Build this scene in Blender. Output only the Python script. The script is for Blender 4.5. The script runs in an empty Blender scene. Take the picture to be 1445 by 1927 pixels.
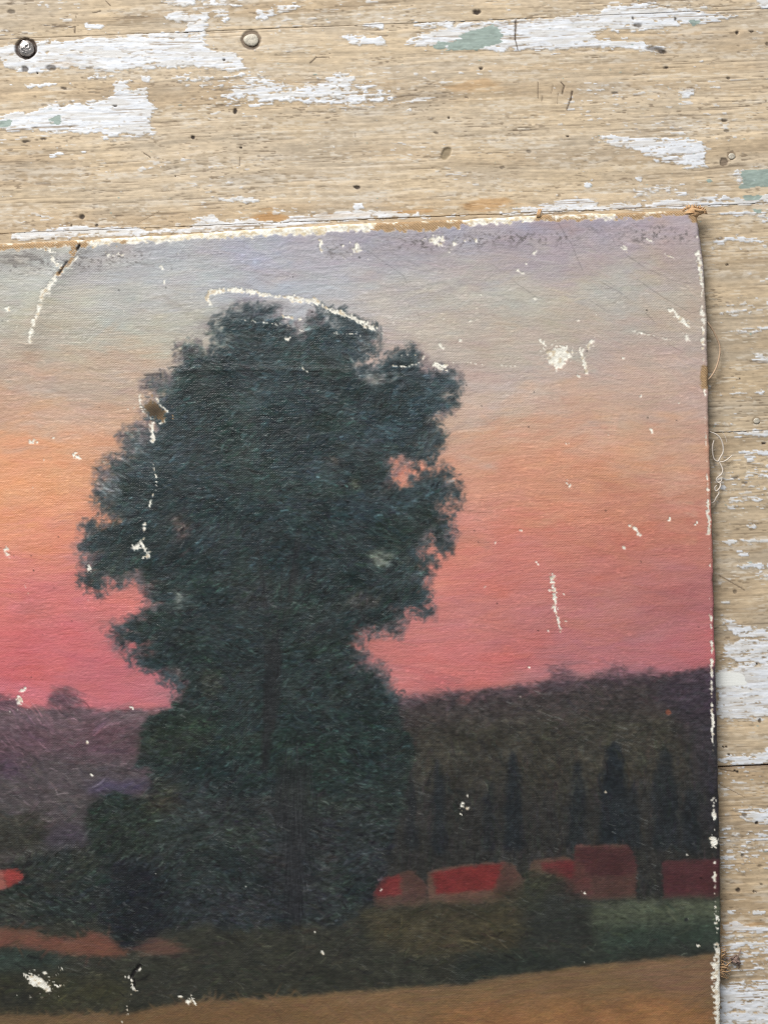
import bpy, math, random
import numpy as np
from mathutils import Vector

random.seed(7)
rng = np.random.default_rng(7)
scene = bpy.context.scene

# ------------------------------------------------------------------ scale
MM = 0.3e-3            # one photograph pixel on the canvas plane, metres
HC = 0.0095            # height of the canvas face above the table
DIST = 0.64            # camera above the canvas face
CX0, CY0 = 722.5, 963.5
F_TABLE = MM * (DIST + HC) / DIST

def wx(x, f=MM): return (x - CX0) * f
def wy(y, f=MM): return -(y - CY0) * f

# ------------------------------------------------------------------ camera
cam_d = bpy.data.cameras.new('camera')
cam = bpy.data.objects.new('camera', cam_d)
scene.collection.objects.link(cam)
cam.location = (0, 0, HC + DIST)
cam.rotation_euler = (0, 0, 0)
cam_d.sensor_fit = 'VERTICAL'
cam_d.sensor_height = 24.0
cam_d.lens = 24.0 * DIST / (1927 * MM)
cam_d.clip_start = 0.01
cam_d.clip_end = 50
scene.camera = cam
scene.render.resolution_x = 767
scene.render.resolution_y = 1024
scene.render.engine = 'CYCLES'
scene.cycles.use_denoising = False
scene.cycles.pixel_filter_type = 'BLACKMAN_HARRIS'
scene.cycles.filter_width = 1.1

# ------------------------------------------------------------------ light
world = bpy.data.worlds.new('World')
scene.world = world
world.use_nodes = True
bg = world.node_tree.nodes['Background']
bg.inputs[0].default_value = (0.90, 0.95, 1.0, 1)
bg.inputs[1].default_value = 0.30

ld = bpy.data.lights.new('window_light', 'AREA')
ld.shape = 'RECTANGLE'
ld.size = 1.8
ld.size_y = 1.8
ld.energy = 192.0
ld.color = (1.0, 0.985, 0.965)
lo = bpy.data.objects.new('window_light', ld)
scene.collection.objects.link(lo)
lo.location = (-1.30, 2.45, 2.05)
d = Vector((0.0, 0.02, 0.0)) - Vector(lo.location)
lo.rotation_euler = d.to_track_quat('-Z', 'Y').to_euler()

scene.view_settings.view_transform = 'Standard'
scene.view_settings.look = 'None'
scene.view_settings.exposure = 0.0
scene.view_settings.gamma = 1.0
scene.view_settings.use_curve_mapping = False

# ------------------------------------------------------------------ numpy tools
def lin(c):
    c = np.asarray(c, dtype=np.float64)
    if c.max() > 1.5: c = c / 255.0
    return np.where(c <= 0.04045, c / 12.92, ((np.maximum(c, 0) + 0.055) / 1.055) ** 2.4)

TABLES = {}
def vnoise(x, y, seed):
    if seed not in TABLES:
        TABLES[seed] = np.random.default_rng(1000 + seed).random((256, 256)).astype(np.float32)
    t = TABLES[seed]
    x = np.asarray(x, dtype=np.float32) + 8192.37
    y = np.asarray(y, dtype=np.float32) + 8192.71
    xi = x.astype(np.int32); yi = y.astype(np.int32)
    fx = x - xi; fy = y - yi
    fx = fx * fx * (3 - 2 * fx); fy = fy * fy * (3 - 2 * fy)
    x0 = xi & 255; x1 = (xi + 1) & 255; y0 = yi & 255; y1 = (yi + 1) & 255
    a = t[y0, x0]; b = t[y0, x1]; c = t[y1, x0]; e = t[y1, x1]
    return (a + (b - a) * fx) * (1 - fy) + (c + (e - c) * fx) * fy

def fbm(x, y, sx, sy, seed, octv=3, gain=0.55):
    x = np.asarray(x, dtype=np.float32) / sx; y = np.asarray(y, dtype=np.float32) / sy
    out = 0; amp = 1.0; tot = 0
    for k in range(octv):
        out = out + amp * vnoise(x, y, seed + 17 * k)
        tot += amp; amp *= gain
        x = x * 2.03; y = y * 2.03
    return out / tot

def sstep(a, b, x):
    t = np.clip((x - a) / (b - a), 0, 1)
    return t * t * (3 - 2 * t)

def blur1(a, r, axis):
    if r < 1: return a
    pad = [(0, 0)] * a.ndim; pad[axis] = (r + 1, r)
    c = np.cumsum(np.pad(a, pad, mode='edge'), axis=axis, dtype=np.float64)
    n = a.shape[axis]
    hi = np.take(c, np.arange(2 * r + 1, 2 * r + 1 + n), axis=axis)
    lo_ = np.take(c, np.arange(0, n), axis=axis)
    return ((hi - lo_) / (2 * r + 1)).astype(np.float32)

def blur(a, r):
    for _ in range(2):
        a = blur1(blur1(a, r, 0), r, 1)
    return a

def inpoly(X, Y, P):
    P = np.asarray(P, dtype=np.float32)
    ins = np.zeros(X.shape, dtype=bool)
    n = len(P); j = n - 1
    for i in range(n):
        xi, yi = P[i]; xj, yj = P[j]
        if yi != yj:
            c = ((yi > Y) != (yj > Y)) & (X < (xj - xi) * (Y - yi) / (yj - yi) + xi)
            ins ^= c
        j = i
    return ins

class Raster:
    def __init__(s, x0, x1, y0, y1, d):
        s.x0, s.y0, s.d = x0, y0, d
        s.W = int((x1 - x0) / d) + 1; s.H = int((y1 - y0) / d) + 1
        s.X, s.Y = np.meshgrid((x0 + d * np.arange(s.W)).astype(np.float32),
                               (y0 + d * np.arange(s.H)).astype(np.float32))
    def win(s, xa, ya, xb, yb):
        i0 = max(0, int((xa - s.x0) / s.d)); i1 = min(s.W, int((xb - s.x0) / s.d) + 2)
        j0 = max(0, int((ya - s.y0) / s.d)); j1 = min(s.H, int((yb - s.y0) / s.d) + 2)
        return slice(j0, max(j0, j1)), slice(i0, max(i0, i1))
    def sample(s, A, x, y):
        fx = np.clip((np.asarray(x) - s.x0) / s.d, 0, s.W - 1.001); fy = np.clip((np.asarray(y) - s.y0) / s.d, 0, s.H - 1.001)
        xi = fx.astype(np.int32); yi = fy.astype(np.int32)
        fx = (fx - xi).astype(np.float32); fy = (fy - yi).astype(np.float32)
        if A.ndim == 3: fx = fx[..., None]; fy = fy[..., None]
        return (A[yi, xi] * (1 - fx) + A[yi, xi + 1] * fx) * (1 - fy) + (A[yi + 1, xi] * (1 - fx) + A[yi + 1, xi + 1] * fx) * fy

# ------------------------------------------------------------------ object tools
def link(o, parent=None):
    scene.collection.objects.link(o)
    if parent is not None: o.parent = parent
    return o

def grid_mesh(name, patches):
    """patches: list of (V[h,w,3], RGBA[h,w,4]); one mesh"""
    nv = sum(p[0].shape[0] * p[0].shape[1] for p in patches)
    faces = []; off = 0; Vs = []; Cs = []
    for V, C in patches:
        h, w = V.shape[:2]
        idx = off + np.arange(h * w, dtype=np.int32).reshape(h, w)
        q = np.stack([idx[:-1, :-1], idx[1:, :-1], idx[1:, 1:], idx[:-1, 1:]], -1).reshape(-1, 4)
        faces.append(q); off += h * w
        Vs.append(V.reshape(-1, 3)); Cs.append(C.reshape(-1, 4))
    q = np.concatenate(faces)
    me = bpy.data.meshes.new(name)
    me.vertices.add(nv)
    me.vertices.foreach_set('co', np.concatenate(Vs).astype(np.float32).ravel())
    me.loops.add(q.size)
    me.loops.foreach_set('vertex_index', q.ravel())
    me.polygons.add(len(q))
    me.polygons.foreach_set('loop_start', np.arange(0, q.size, 4, dtype=np.int32))
    me.polygons.foreach_set('loop_total', np.full(len(q), 4, dtype=np.int32))
    me.polygons.foreach_set('use_smooth', np.ones(len(q), dtype=bool))
    me.update(calc_edges=True)
    at = me.color_attributes.new('pigment', 'FLOAT_COLOR', 'POINT')
    at.data.foreach_set('color', np.concatenate(Cs).astype(np.float32).ravel())
    me.validate()
    return me

def mesh_obj(name, verts, faces, mat, parent=None, smooth=True):
    me = bpy.data.meshes.new(name)
    me.from_pydata([tuple(v) for v in verts], [], faces)
    for p in me.polygons: p.use_smooth = smooth
    me.update()
    if mat: me.materials.append(mat)
    return link(bpy.data.objects.new(name, me), parent)

def tube(points, radii, sides=7):
    P = [Vector(p) for p in points]
    # Catmull-Rom refinement
    Q = []; R = []
    for i in range(len(P) - 1):
        p0 = P[max(i - 1, 0)]; p1 = P[i]; p2 = P[i + 1]; p3 = P[min(i + 2, len(P) - 1)]
        for k in range(5):
            t = k / 5
            Q.append(0.5 * ((2 * p1) + (-p0 + p2) * t + (2 * p0 - 5 * p1 + 4 * p2 - p3) * t * t + (-p0 + 3 * p1 - 3 * p2 + p3) * t ** 3))
            R.append(radii[i] * (1 - t) + radii[i + 1] * t)
    Q.append(P[-1]); R.append(radii[-1])
    V = []; Fc = []
    up = Vector((0, 0, 1))
    for i, p in enumerate(Q):
        tn = (Q[min(i + 1, len(Q) - 1)] - Q[max(i - 1, 0)]).normalized()
        a = tn.cross(up)
        if a.length < 1e-4: a = tn.cross(Vector((1, 0, 0)))
        a.normalize(); b = a.cross(tn).normalized()
        for k in range(sides):
            an = 2 * math.pi * k / sides
            V.append(p + (a * math.cos(an) + b * math.sin(an)) * R[i])
    n = len(Q)
    for i in range(n - 1):
        for k in range(sides):
            k2 = (k + 1) % sides
            Fc.append((i * sides + k, i * sides + k2, (i + 1) * sides + k2, (i + 1) * sides + k))
    Fc.append(tuple(range(sides))); Fc.append(tuple((n - 1) * sides + k for k in reversed(range(sides))))
    return V, Fc

def join_geo(list_):
    V = []; F_ = []
    for v, f in list_:
        o = len(V); V += v; F_ += [tuple(i + o for i in t) for t in f]
    return V, F_

# ------------------------------------------------------------------ materials
def new_mat(name):
    m = bpy.data.materials.new(name); m.use_nodes = True
    nt = m.node_tree
    return m, nt, nt.nodes['Principled BSDF']

def noise_node(nt, vec, scale, detail=4, rough=0.6):
    n = nt.nodes.new('ShaderNodeTexNoise')
    n.inputs['Scale'].default_value = scale; n.inputs['Detail'].default_value = detail
    n.inputs['Roughness'].default_value = rough
    if vec is not None: nt.links.new(vec, n.inputs['Vector'])
    return n

def math_node(nt, op, a, b=None):
    n = nt.nodes.new('ShaderNodeMath'); n.operation = op
    for i, v in enumerate((a, b)):
        if v is None: continue
        if isinstance(v, (int, float)): n.inputs[i].default_value = v
        else: nt.links.new(v, n.inputs[i])
    return n.outputs[0]

def mapping(nt, scale, rot=0):
    tc = nt.nodes.new('ShaderNodeTexCoord'); mp = nt.nodes.new('ShaderNodeMapping')
    mp.inputs['Scale'].default_value = scale
    mp.inputs['Rotation'].default_value = (0, 0, rot)
    nt.links.new(tc.outputs['Object'], mp.inputs['Vector'])
    return mp.outputs[0]

def mat_wood():
    m, nt, b = new_mat('weathered_wood')
    at = nt.nodes.new('ShaderNodeAttribute'); at.attribute_name = 'pigment'
    v = mapping(nt, (.45, 9, 1), math.radians(-2.2))
    n1 = noise_node(nt, v, 190, 6, 0.7)
    v2 = mapping(nt, (1, 4, 1), math.radians(-2.2))
    n2 = noise_node(nt, v2, 900, 3, 0.6)
    # fine grain flicker of the colour
    mr = nt.nodes.new('ShaderNodeMapRange')
    mr.inputs[1].default_value = 0.25; mr.inputs[2].default_value = 0.75
    mr.inputs[3].default_value = 0.91; mr.inputs[4].default_value = 1.08
    nt.links.new(n1.outputs[0], mr.inputs[0])
    mx = nt.nodes.new('ShaderNodeVectorMath'); mx.operation = 'SCALE'
    nt.links.new(at.outputs['Color'], mx.inputs[0]); nt.links.new(mr.outputs[0], mx.inputs['Scale'])
    nt.links.new(mx.outputs[0], b.inputs['Base Color'])
    nt.links.new(at.outputs['Alpha'], b.inputs['Roughness'])
    b.inputs['Specular IOR Level'].default_value = 0.3
    h = math_node(nt, 'ADD', n1.outputs[0], math_node(nt, 'MULTIPLY', n2.outputs[0], 0.5))
    bp = nt.nodes.new('ShaderNodeBump'); bp.inputs['Strength'].default_value = 0.55; bp.inputs['Distance'].default_value = 0.00022
    nt.links.new(h, bp.inputs['Height']); nt.links.new(bp.outputs[0], b.inputs['Normal'])
    return m

def mat_canvas():
    m, nt, b = new_mat('oil_paint_on_canvas')
    at = nt.nodes.new('ShaderNodeAttribute'); at.attribute_name = 'pigment'
    tc = nt.nodes.new('ShaderNodeTexCoord')
    mp = nt.nodes.new('ShaderNodeMapping'); mp.inputs['Rotation'].default_value = (0, 0, math.radians(-2.2))
    nt.links.new(tc.outputs['Object'], mp.inputs['Vector'])
    # slightly wandering weave
    nw = noise_node(nt, mp.outputs[0], 60, 2)
    add = nt.nodes.new('ShaderNodeVectorMath'); add.operation = 'MULTIPLY_ADD'
    nt.links.new(nw.outputs['Color'], add.inputs[0]); add.inputs[1].default_value = (0.0022,) * 3
    nt.links.new(mp.outputs[0], add.inputs[2])
    sp = nt.nodes.new('ShaderNodeSeparateXYZ'); nt.links.new(add.outputs[0], sp.inputs[0])
    k = 2 * math.pi / 0.00150
    sx = math_node(nt, 'SINE', math_node(nt, 'MULTIPLY', sp.outputs[0], k))
    sy = math_node(nt, 'SINE', math_node(nt, 'MULTIPLY', sp.outputs[1], k * 1.08))
    weave = math_node(nt, 'MULTIPLY', sx, sy)
    weave = math_node(nt, 'ADD', weave, math_node(nt, 'MULTIPLY', sy, 0.5))
    # weave shows unevenly through the paint
    nm = noise_node(nt, mp.outputs[0], 14, 3)
    mr = nt.nodes.new('ShaderNodeMapRange'); mr.inputs[1].default_value = 0.35; mr.inputs[2].default_value = 0.7
    mr.inputs[3].default_value = 0.15; mr.inputs[4].default_value = 1.0
    nt.links.new(nm.outputs[0], mr.inputs[0])
    weave = math_node(nt, 'MULTIPLY', weave, mr.outputs[0])
    mf = nt.nodes.new('ShaderNodeMapping'); mf.inputs['Scale'].default_value = (.55, 1.25, 1); nt.links.new(mp.outputs[0], mf.inputs['Vector'])
    fine = noise_node(nt, mf.outputs[0], 1000, 4, 0.7)
    h = math_node(nt, 'ADD', math_node(nt, 'MULTIPLY', weave, 0.09), math_node(nt, 'MULTIPLY', fine.outputs[0], 0.6))
    bp = nt.nodes.new('ShaderNodeBump'); bp.inputs['Strength'].default_value = 1.0; bp.inputs['Distance'].default_value = 0.00034
    nt.links.new(h, bp.inputs['Height']); nt.links.new(bp.outputs[0], b.inputs['Normal'])
    # pigment flicker
    fr = nt.nodes.new('ShaderNodeMapRange'); fr.inputs[1].default_value = 0.3; fr.inputs[2].default_value = 0.7
    fr.inputs[3].default_value = 0.90; fr.inputs[4].default_value = 1.10
    nt.links.new(fine.outputs[0], fr.inputs[0])
    mx = nt.nodes.new('ShaderNodeVectorMath'); mx.operation = 'SCALE'
    nt.links.new(at.outputs['Color'], mx.inputs[0]); nt.links.new(fr.outputs[0], mx.inputs['Scale'])
    nt.links.new(mx.outputs[0], b.inputs['Base Color'])
    nt.links.new(at.outputs['Alpha'], b.inputs['Roughness'])
    b.inputs['Specular IOR Level'].default_value = 0.42
    return m

def mat_plain(name, col, rough=0.8, metal=0.0, nscale=400, var=0.25, bump=0.3, bdist=0.0002):
    m, nt, b = new_mat(name)
    tc = nt.nodes.new('ShaderNodeTexCoord')
    n = noise_node(nt, tc.outputs['Object'], nscale, 5, 0.65)
    r = nt.nodes.new('ShaderNodeValToRGB')
    c = lin(col)
    r.color_ramp.elements[0].position = 0.3; r.color_ramp.elements[1].position = 0.7
    r.color_ramp.elements[0].color = (*[float(v * (1 - var)) for v in c], 1)
    r.color_ramp.elements[1].color = (*[float(min(1, v * (1 + var))) for v in c], 1)
    nt.links.new(n.outputs[0], r.inputs[0]); nt.links.new(r.outputs[0], b.inputs['Base Color'])
    b.inputs['Roughness'].default_value = rough; b.inputs['Metallic'].default_value = metal
    bp = nt.nodes.new('ShaderNodeBump'); bp.inputs['Strength'].default_value = bump; bp.inputs['Distance'].default_value = bdist
    nt.links.new(n.outputs[0], bp.inputs['Height']); nt.links.new(bp.outputs[0], b.inputs['Normal'])
    return m

M_WOOD = mat_wood()
M_CANVAS = mat_canvas()
M_BAR = mat_plain('stretcher_pine', (150, 118, 82), 0.8, 0, 120)
M_DARK = mat_plain('table_underside', (70, 55, 42), 0.9)
M_NAIL = mat_plain('hammered_steel', (178, 172, 168), 0.34, 0.85, 260, 0.35, 0.9, 0.0012)
M_NAILP = mat_plain('paint_smeared_steel', (182, 174, 158), 0.6, 0.15, 330, 0.28, 0.8, 0.0006)
M_THREAD = mat_plain('linen_thread', (176, 150, 124), 0.9, 0, 2500, 0.3, 0.8)
M_THREADP = mat_plain('pale_linen_thread', (206, 194, 180), 0.9, 0, 2500, 0.2, 0.8)
M_FRAY = mat_plain('frayed_canvas', (190, 154, 114), 0.95, 0, 1500, 0.35, 0.8)
M_FRAYD = mat_plain('dusty_canvas_lint', (128, 108, 98), 0.95, 0, 1500, 0.4, 0.8)

GAIN = 0.90            # photograph tone -> surface albedo

# ==================================================================== TABLE
SL = 0.040
def t_of(x, y): return y + SL * (x - 1400.0)
def y_of(x, t): return t - SL * (x - 1400.0)

PR = Raster(-20, 1470, -20, 1950, 2.0)
PM = np.zeros((PR.H, PR.W), np.float32)      # density of white paint
PG = np.zeros((PR.H, PR.W), np.float32)      # density of sage-green paint
PS = np.zeros((PR.H, PR.W), np.float32)      # thick smooth white
def patch(A, P, dens=1.0, soft=3):
    P = np.array(P, float)
    xa, ya = P.min(0) - 14; xb, yb = P.max(0) + 14
    js, is_ = PR.win(xa, ya, xb, yb)
    m = inpoly(PR.X[js, is_], PR.Y[js, is_], P).astype(np.float32)
    ar = abs(np.sum(P[:, 0] * np.roll(P[:, 1], -1) - P[:, 1] * np.roll(P[:, 0], -1))) / 2
    thin_ = ar / np.ptp(P[:, 0]) < 16
    m = blur(m, 1 if thin_ else soft) * min(1.0, dens * (1.08 if thin_ else 1.0))
    A[js, is_] = np.maximum(A[js, is_], m)

W = [
 ([(0,85),(100,78),(240,65),(330,58),(385,68),(388,95),(440,95),(470,138),(400,130),(350,127),(280,128),(240,132),(200,140),(140,128),(60,138),(20,130),(0,112)],1.0),
 ([(310,18),(350,25),(395,18),(388,80),(345,65),(350,45),(315,40)],.85), ([(290,-10),(445,-10),(430,8),(310,12)],.8),
 ([(160,40),(195,48),(190,60),(160,55)],.62), ([(400,20),(440,25),(430,42),(400,40)],.7), ([(470,25),(520,10),(560,5),(570,15),(500,35)],.6),
 ([(0,218),(60,208),(90,195),(130,195),(210,188),(215,150),(240,148),(245,172),(280,168),(280,190),(310,205),(280,215),(290,243),(300,252),(200,257),(140,248),(60,248),(0,246)],1.0),
 ([(30,163),(110,155),(110,160),(60,167)],.9), ([(160,146),(200,142),(205,150),(165,150)],.8), ([(263,140),(285,142),(283,155),(265,153)],.9),
 ([(340,150),(400,145),(470,150),(450,170),(350,165)],.55),
 ([(425,200),(425,170),(480,135),(520,150),(560,165),(650,130),(690,150),(740,178),(752,190),(640,197),(560,190),(480,203)],.66),
 ([(480,172),(600,162),(690,172),(740,185),(640,194),(540,192),(480,198)],.82),
 ([(430,10),(470,8),(440,16)],.5), ([(640,65),(720,70),(730,88),(660,85)],.75), ([(670,40),(725,42),(720,55),(690,50)],.75),
 ([(540,10),(570,8),(565,16),(540,18)],.8), ([(625,14),(650,16),(640,21)],.8), ([(480,25),(520,22),(500,38),(480,40)],.7),
 ([(755,75),(830,55),(870,44),(968,40),(1050,30),(1130,25),(1140,12),(1200,8),(1290,14),(1330,25),(1390,30),(1375,40),(1290,48),(1220,58),(1130,55),(1090,66),(1150,74),(1210,80),(1270,95),(1240,103),(1160,90),(1100,92),(1050,95),(970,96),(870,92),(790,88)],1.0),
 ([(770,44),(830,40),(860,38),(850,50),(790,54)],.75), ([(1180,40),(1230,45),(1210,60)],.9),
 ([(1100,250),(1200,258),(1290,255),(1330,275),(1325,300),(1335,315),(1290,318),(1220,295),(1150,275)],.86),
 ([(1415,-10),(1470,-10),(1470,20),(1430,15)],1.0), ([(1290,14),(1340,10),(1360,14),(1320,18)],.7),
 ([(1360,325),(1400,320),(1470,318),(1470,350),(1400,350),(1385,342)],.82), ([(1345,370),(1380,368),(1400,378),(1450,362),(1470,380),(1350,380)],.75),
 ([(1275,168),(1310,165),(1305,182),(1285,186)],.8), ([(1320,162),(1360,160),(1350,168)],.6), ([(1095,155),(1150,155),(1140,175),(1090,180)],.42),
 ([(1290,110),(1340,118),(1440,108),(1330,122)],.5),
 ([(20,440),(60,434),(140,425),(280,430),(270,437),(130,442),(30,448)],.86), ([(88,290),(120,284),(126,292),(95,297)],.8), ([(140,283),(165,283),(160,290)],.7),
 ([(350,430),(380,412),(400,402),(415,415),(500,412),(480,424),(420,432)],.85), ([(405,372),(460,366),(495,375),(480,384),(430,384)],.72),
 ([(370,410),(390,408),(385,418)],.8), ([(540,408),(640,396),(700,398),(760,396),(740,402),(640,408),(560,418)],.85), ([(660,385),(680,380),(690,395),(665,396)],.8),
 ([(520,398),(640,392),(540,402)],.7), ([(560,420),(690,410),(820,405),(900,402),(880,407),(700,415),(560,425)],.66),
 ([(920,398),(990,388),(1040,380),(1070,372),(1110,376),(1150,386),(1100,394),(1010,398)],.76), ([(1100,342),(1120,338),(1110,355),(1098,358)],.75),
 ([(1195,335),(1210,336),(1205,345)],.75), ([(1200,355),(1250,350),(1240,368),(1190,372)],.55), ([(1270,360),(1295,355),(1290,370),(1270,368)],.72),
 ([(1210,385),(1250,376),(1300,374),(1360,366),(1340,378),(1300,384),(1230,392)],.85), ([(1420,330),(1470,325),(1470,345),(1430,342)],.9),
 ([(1320,400),(1445,392),(1470,402),(1420,410),(1340,406)],.5), ([(1410,398),(1470,402),(1470,425),(1430,420)],.7),
 ([(1330,440),(1400,445),(1420,462),(1340,470),(1330,452)],.55), ([(1380,440),(1445,455),(1440,465),(1390,460)],.6),
 ([(1340,566),(1400,562),(1440,585),(1350,600)],.55), ([(1345,625),(1440,610),(1470,625),(1400,630)],.5), ([(1410,665),(1470,668),(1470,695),(1420,685)],.75),
 ([(1340,740),(1440,735),(1440,742),(1340,746)],.55), ([(1340,795),(1385,790),(1375,806),(1340,805)],.45),
 ([(1340,812),(1380,812),(1445,808),(1470,825),(1420,822),(1380,816)],.8), ([(1365,818),(1400,822),(1390,827)],.85), ([(1380,850),(1470,845),(1470,858),(1400,854)],.85),
 ([(1395,855),(1425,858),(1415,870),(1405,868)],.9), ([(1435,860),(1470,858),(1470,868)],.85), ([(1400,875),(1450,872),(1450,884),(1410,882)],.5),
 ([(1398,990),(1425,990),(1420,996)],.85), ([(1355,1016),(1470,1012),(1470,1020),(1385,1022),(1375,1030),(1360,1022)],.85), ([(1380,1028),(1420,1020),(1415,1028)],.75),
 ([(1385,1035),(1410,1040),(1405,1048),(1382,1042)],.75), ([(1370,1060),(1470,1055),(1470,1080),(1400,1078)],.6), ([(1420,1085),(1470,1082),(1470,1095),(1430,1090)],.8),
 ([(1350,1130),(1380,1128),(1375,1140),(1350,1140)],.5),
 ([(1348,1155),(1375,1165),(1410,1178),(1470,1185),(1470,1215),(1420,1205),(1380,1190),(1350,1170)],.85),
 ([(1360,1205),(1470,1196),(1470,1245),(1400,1258),(1360,1240)],.78), ([(1347,1256),(1470,1250),(1470,1351),(1350,1353)],.95),
 ([(1352,1422),(1420,1418),(1425,1412),(1470,1410),(1470,1437),(1352,1440)],.97),
 ([(1368,1530),(1395,1522),(1440,1518),(1470,1520),(1470,1550),(1420,1554),(1395,1540)],.8), ([(1395,1562),(1420,1562),(1415,1572)],.75),
 ([(1358,1710),(1400,1714),(1442,1716),(1435,1722),(1370,1718)],.9), ([(1356,1740),(1390,1734),(1400,1742),(1470,1748),(1470,1756),(1360,1754)],.8),
 ([(1378,1726),(1390,1725),(1388,1729)],.9), ([(1358,1772),(1420,1768),(1470,1780),(1370,1782)],.62), ([(1435,1800),(1470,1792),(1470,1806)],.8),
 ([(1350,1850),(1400,1842),(1470,1838),(1470,1970),(1350,1970)],.74), ([(1430,1730),(1470,1728),(1470,1736)],.85),
]
W += [([(20,444),(250,434),(500,422),(500,431),(250,444),(20,454)],.72), ([(350,428),(520,416),(640,404),(790,398),(790,406),(640,416),(520,428),(350,438)],.80),
      ([(940,398),(1100,386),(1300,378),(1460,374),(1460,384),(1300,390),(1100,398),(940,406)],.76), ([(1180,350),(1300,345),(1330,362),(1200,372)],.5),
      ([(300,135),(420,128),(520,140),(500,160),(340,165)],.5), ([(1345,880),(1460,876),(1460,960),(1345,965)],.40), ([(1345,1560),(1460,1556),(1460,1640),(1350,1645)],.40), ([(1352,1760),(1460,1757),(1460,1835),(1352,1838)],.50)]
for P, dn in W: patch(PM, P, dn)
G_ = [([(0,228),(22,224),(24,236),(0,240)],.9), ([(88,222),(118,218),(116,236),(92,234)],.7),
 ([(870,62),(905,52),(945,50),(942,82),(900,96),(838,94),(838,82),(868,78)],.97), ([(820,75),(850,80),(840,94),(815,94)],.75),
 ([(1292,36),(1320,40),(1305,52)],.95), ([(1390,322),(1445,318),(1470,322),(1470,345),(1420,350),(1385,355),(1395,340)],1.0),
 ([(1395,366),(1435,368),(1425,378),(1400,376)],.9), ([(1418,394),(1432,395),(1430,402),(1420,402)],.95), ([(1326,338),(1340,338),(1336,346)],.7),
 ([(1180,88),(1195,86),(1190,94)],.7)]
for P, dn in G_: patch(PG, P, dn, 2)
patch(PS, [(1346,1266),(1390,1266),(1402,1272),(1400,1281),(1410,1286),(1400,1291),(1370,1290),(1346,1293)], 1.0, 1)

HOLES = [(443,209,5,6,1.0),(363,258,4,4,1.0),(155,408,5.5,5.5,.9),(183,424,3.5,3,.9),(135,424,2,2.5,.9),(48,130,7,6,.75),(97,128,11,6,.6),(71,138,2.5,2,1),
 (897,22,8,5,1.0),(905,129,4,3,.9),(844,221,2.5,2.5,1),(672,352,7,4,.9),(878,183,4,1.5,.8),(422,113,3,2.5,.9),(217,200,5,2.5,.8),(121,166,6,2.5,.7),
 (1386,61,3,4,.95),(1413,59,6,2,.8),(1253,127,6,2.5,.8),(1370,147,5,2,.7),(1157,175,7,3,.6),(454,278,3,2,.9),(330,331,2,1.5,.8),(78,407,1.6,2,.8),
 (1068,256,3,2,.8),(1362,227,7,2.5,.75),(1200,48,9,5,.6),(1230,92,18,5,.55),(1245,97,10,4,.8),(1190,35,3,3,.8),(1270,36,3,3,.8),(1367,246,6,3,.5),
 (1392,712,2,2,1),(1368,498,4,2,.9),(1437,834,5,2.2,1),(1360,1406,2.2,2.2,1),(1366,1405,2.2,2,1),(1370,1420,3,2,1),(1382,1451,3,2.4,1),(1387,1453,3,2.4,1),
 (1423,1549,3,3,1),(1400,1534,5,5,.5),(1388,1676,6,4,.9),(1420,1678,5,1.5,.8),(1432,1664,4,2,.7),(1397,1610,5,2.5,.7),(1430,1630,6,2.5,.5),(1429,1356,4,4,.7),
 (1382,899,8,2.4,.6),(1400,909,7,3,.5),(1382,1114,4,5,.5),(50,266,8,3,.7),(82,262,6,2,.6),(1424,1250,2,2,.9),(1376,1812,2,2,.6),(22,22,8,5,.55),(1443,83,4,4,.6),
 (820,250,5,3,.5),(945,315,6,3,.45),(995,285,6,4,.45),(1440,190,2,2,.8)]
LINES = [((200,2,208,10),1.2,.8),((176,24,190,21),1.4,.9),((85,48,140,52),.9,.8),((142,50,141,62),1.3,.9),((145,26,142,40),.8,.6),
 ((584,118,595,108),1.6,.9),((595,108,620,108),1.0,.7),((600,104,622,100),.8,.5),((272,288,284,296),1.4,.7),((284,296,320,302),.6,.4),((260,420,300,398),.9,.4),
 ((1012,155,1012,185),1.2,.55),((1020,180,1019,190),1.2,.5),((1055,155,1061,162),1.6,.75),((1061,162,1057,176),1.8,.8),((1076,172,1073,188),2.3,.9),((1073,188,1066,206),1.6,.85),
 ((1040,160,1036,176),1.0,.4),((1050,175,1048,196),1.0,.4),((1200,2,1260,14),.9,.6),((970,38,969,75),1.9,.95),((969,75,974,94),1.3,.8),((70,345,95,347),3.0,.35),
 ((730,185,790,178),.9,.6),((640,205,690,206),1.6,.45),((1352,1083,1400,1110),1.3,.5),((1355,1448,1385,1452),1.2,.7),((1352,1475,1400,1500),.9,.5),
 ((808,372,870,365),1.1,.4),((486,322,486,330),.8,.4),((669,250,669,257),.8,.4),((452,296,451,312),1.0,.5),((1345,825,1440,822),.9,.4),((1345,1447,1445,1443),.9,.3)]

def seg_dist(x, y, s):
    x0, y0, x1, y1 = s
    dx, dy = x1 - x0, y1 - y0
    t = np.clip(((x - x0) * dx + (y - y0) * dy) / (dx * dx + dy * dy + 1e-6), 0, 1)
    return np.hypot(x - x0 - t * dx, y - y0 - t * dy)

def lerp3(a, b, m): return a + (b - a) * m[..., None]

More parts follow.
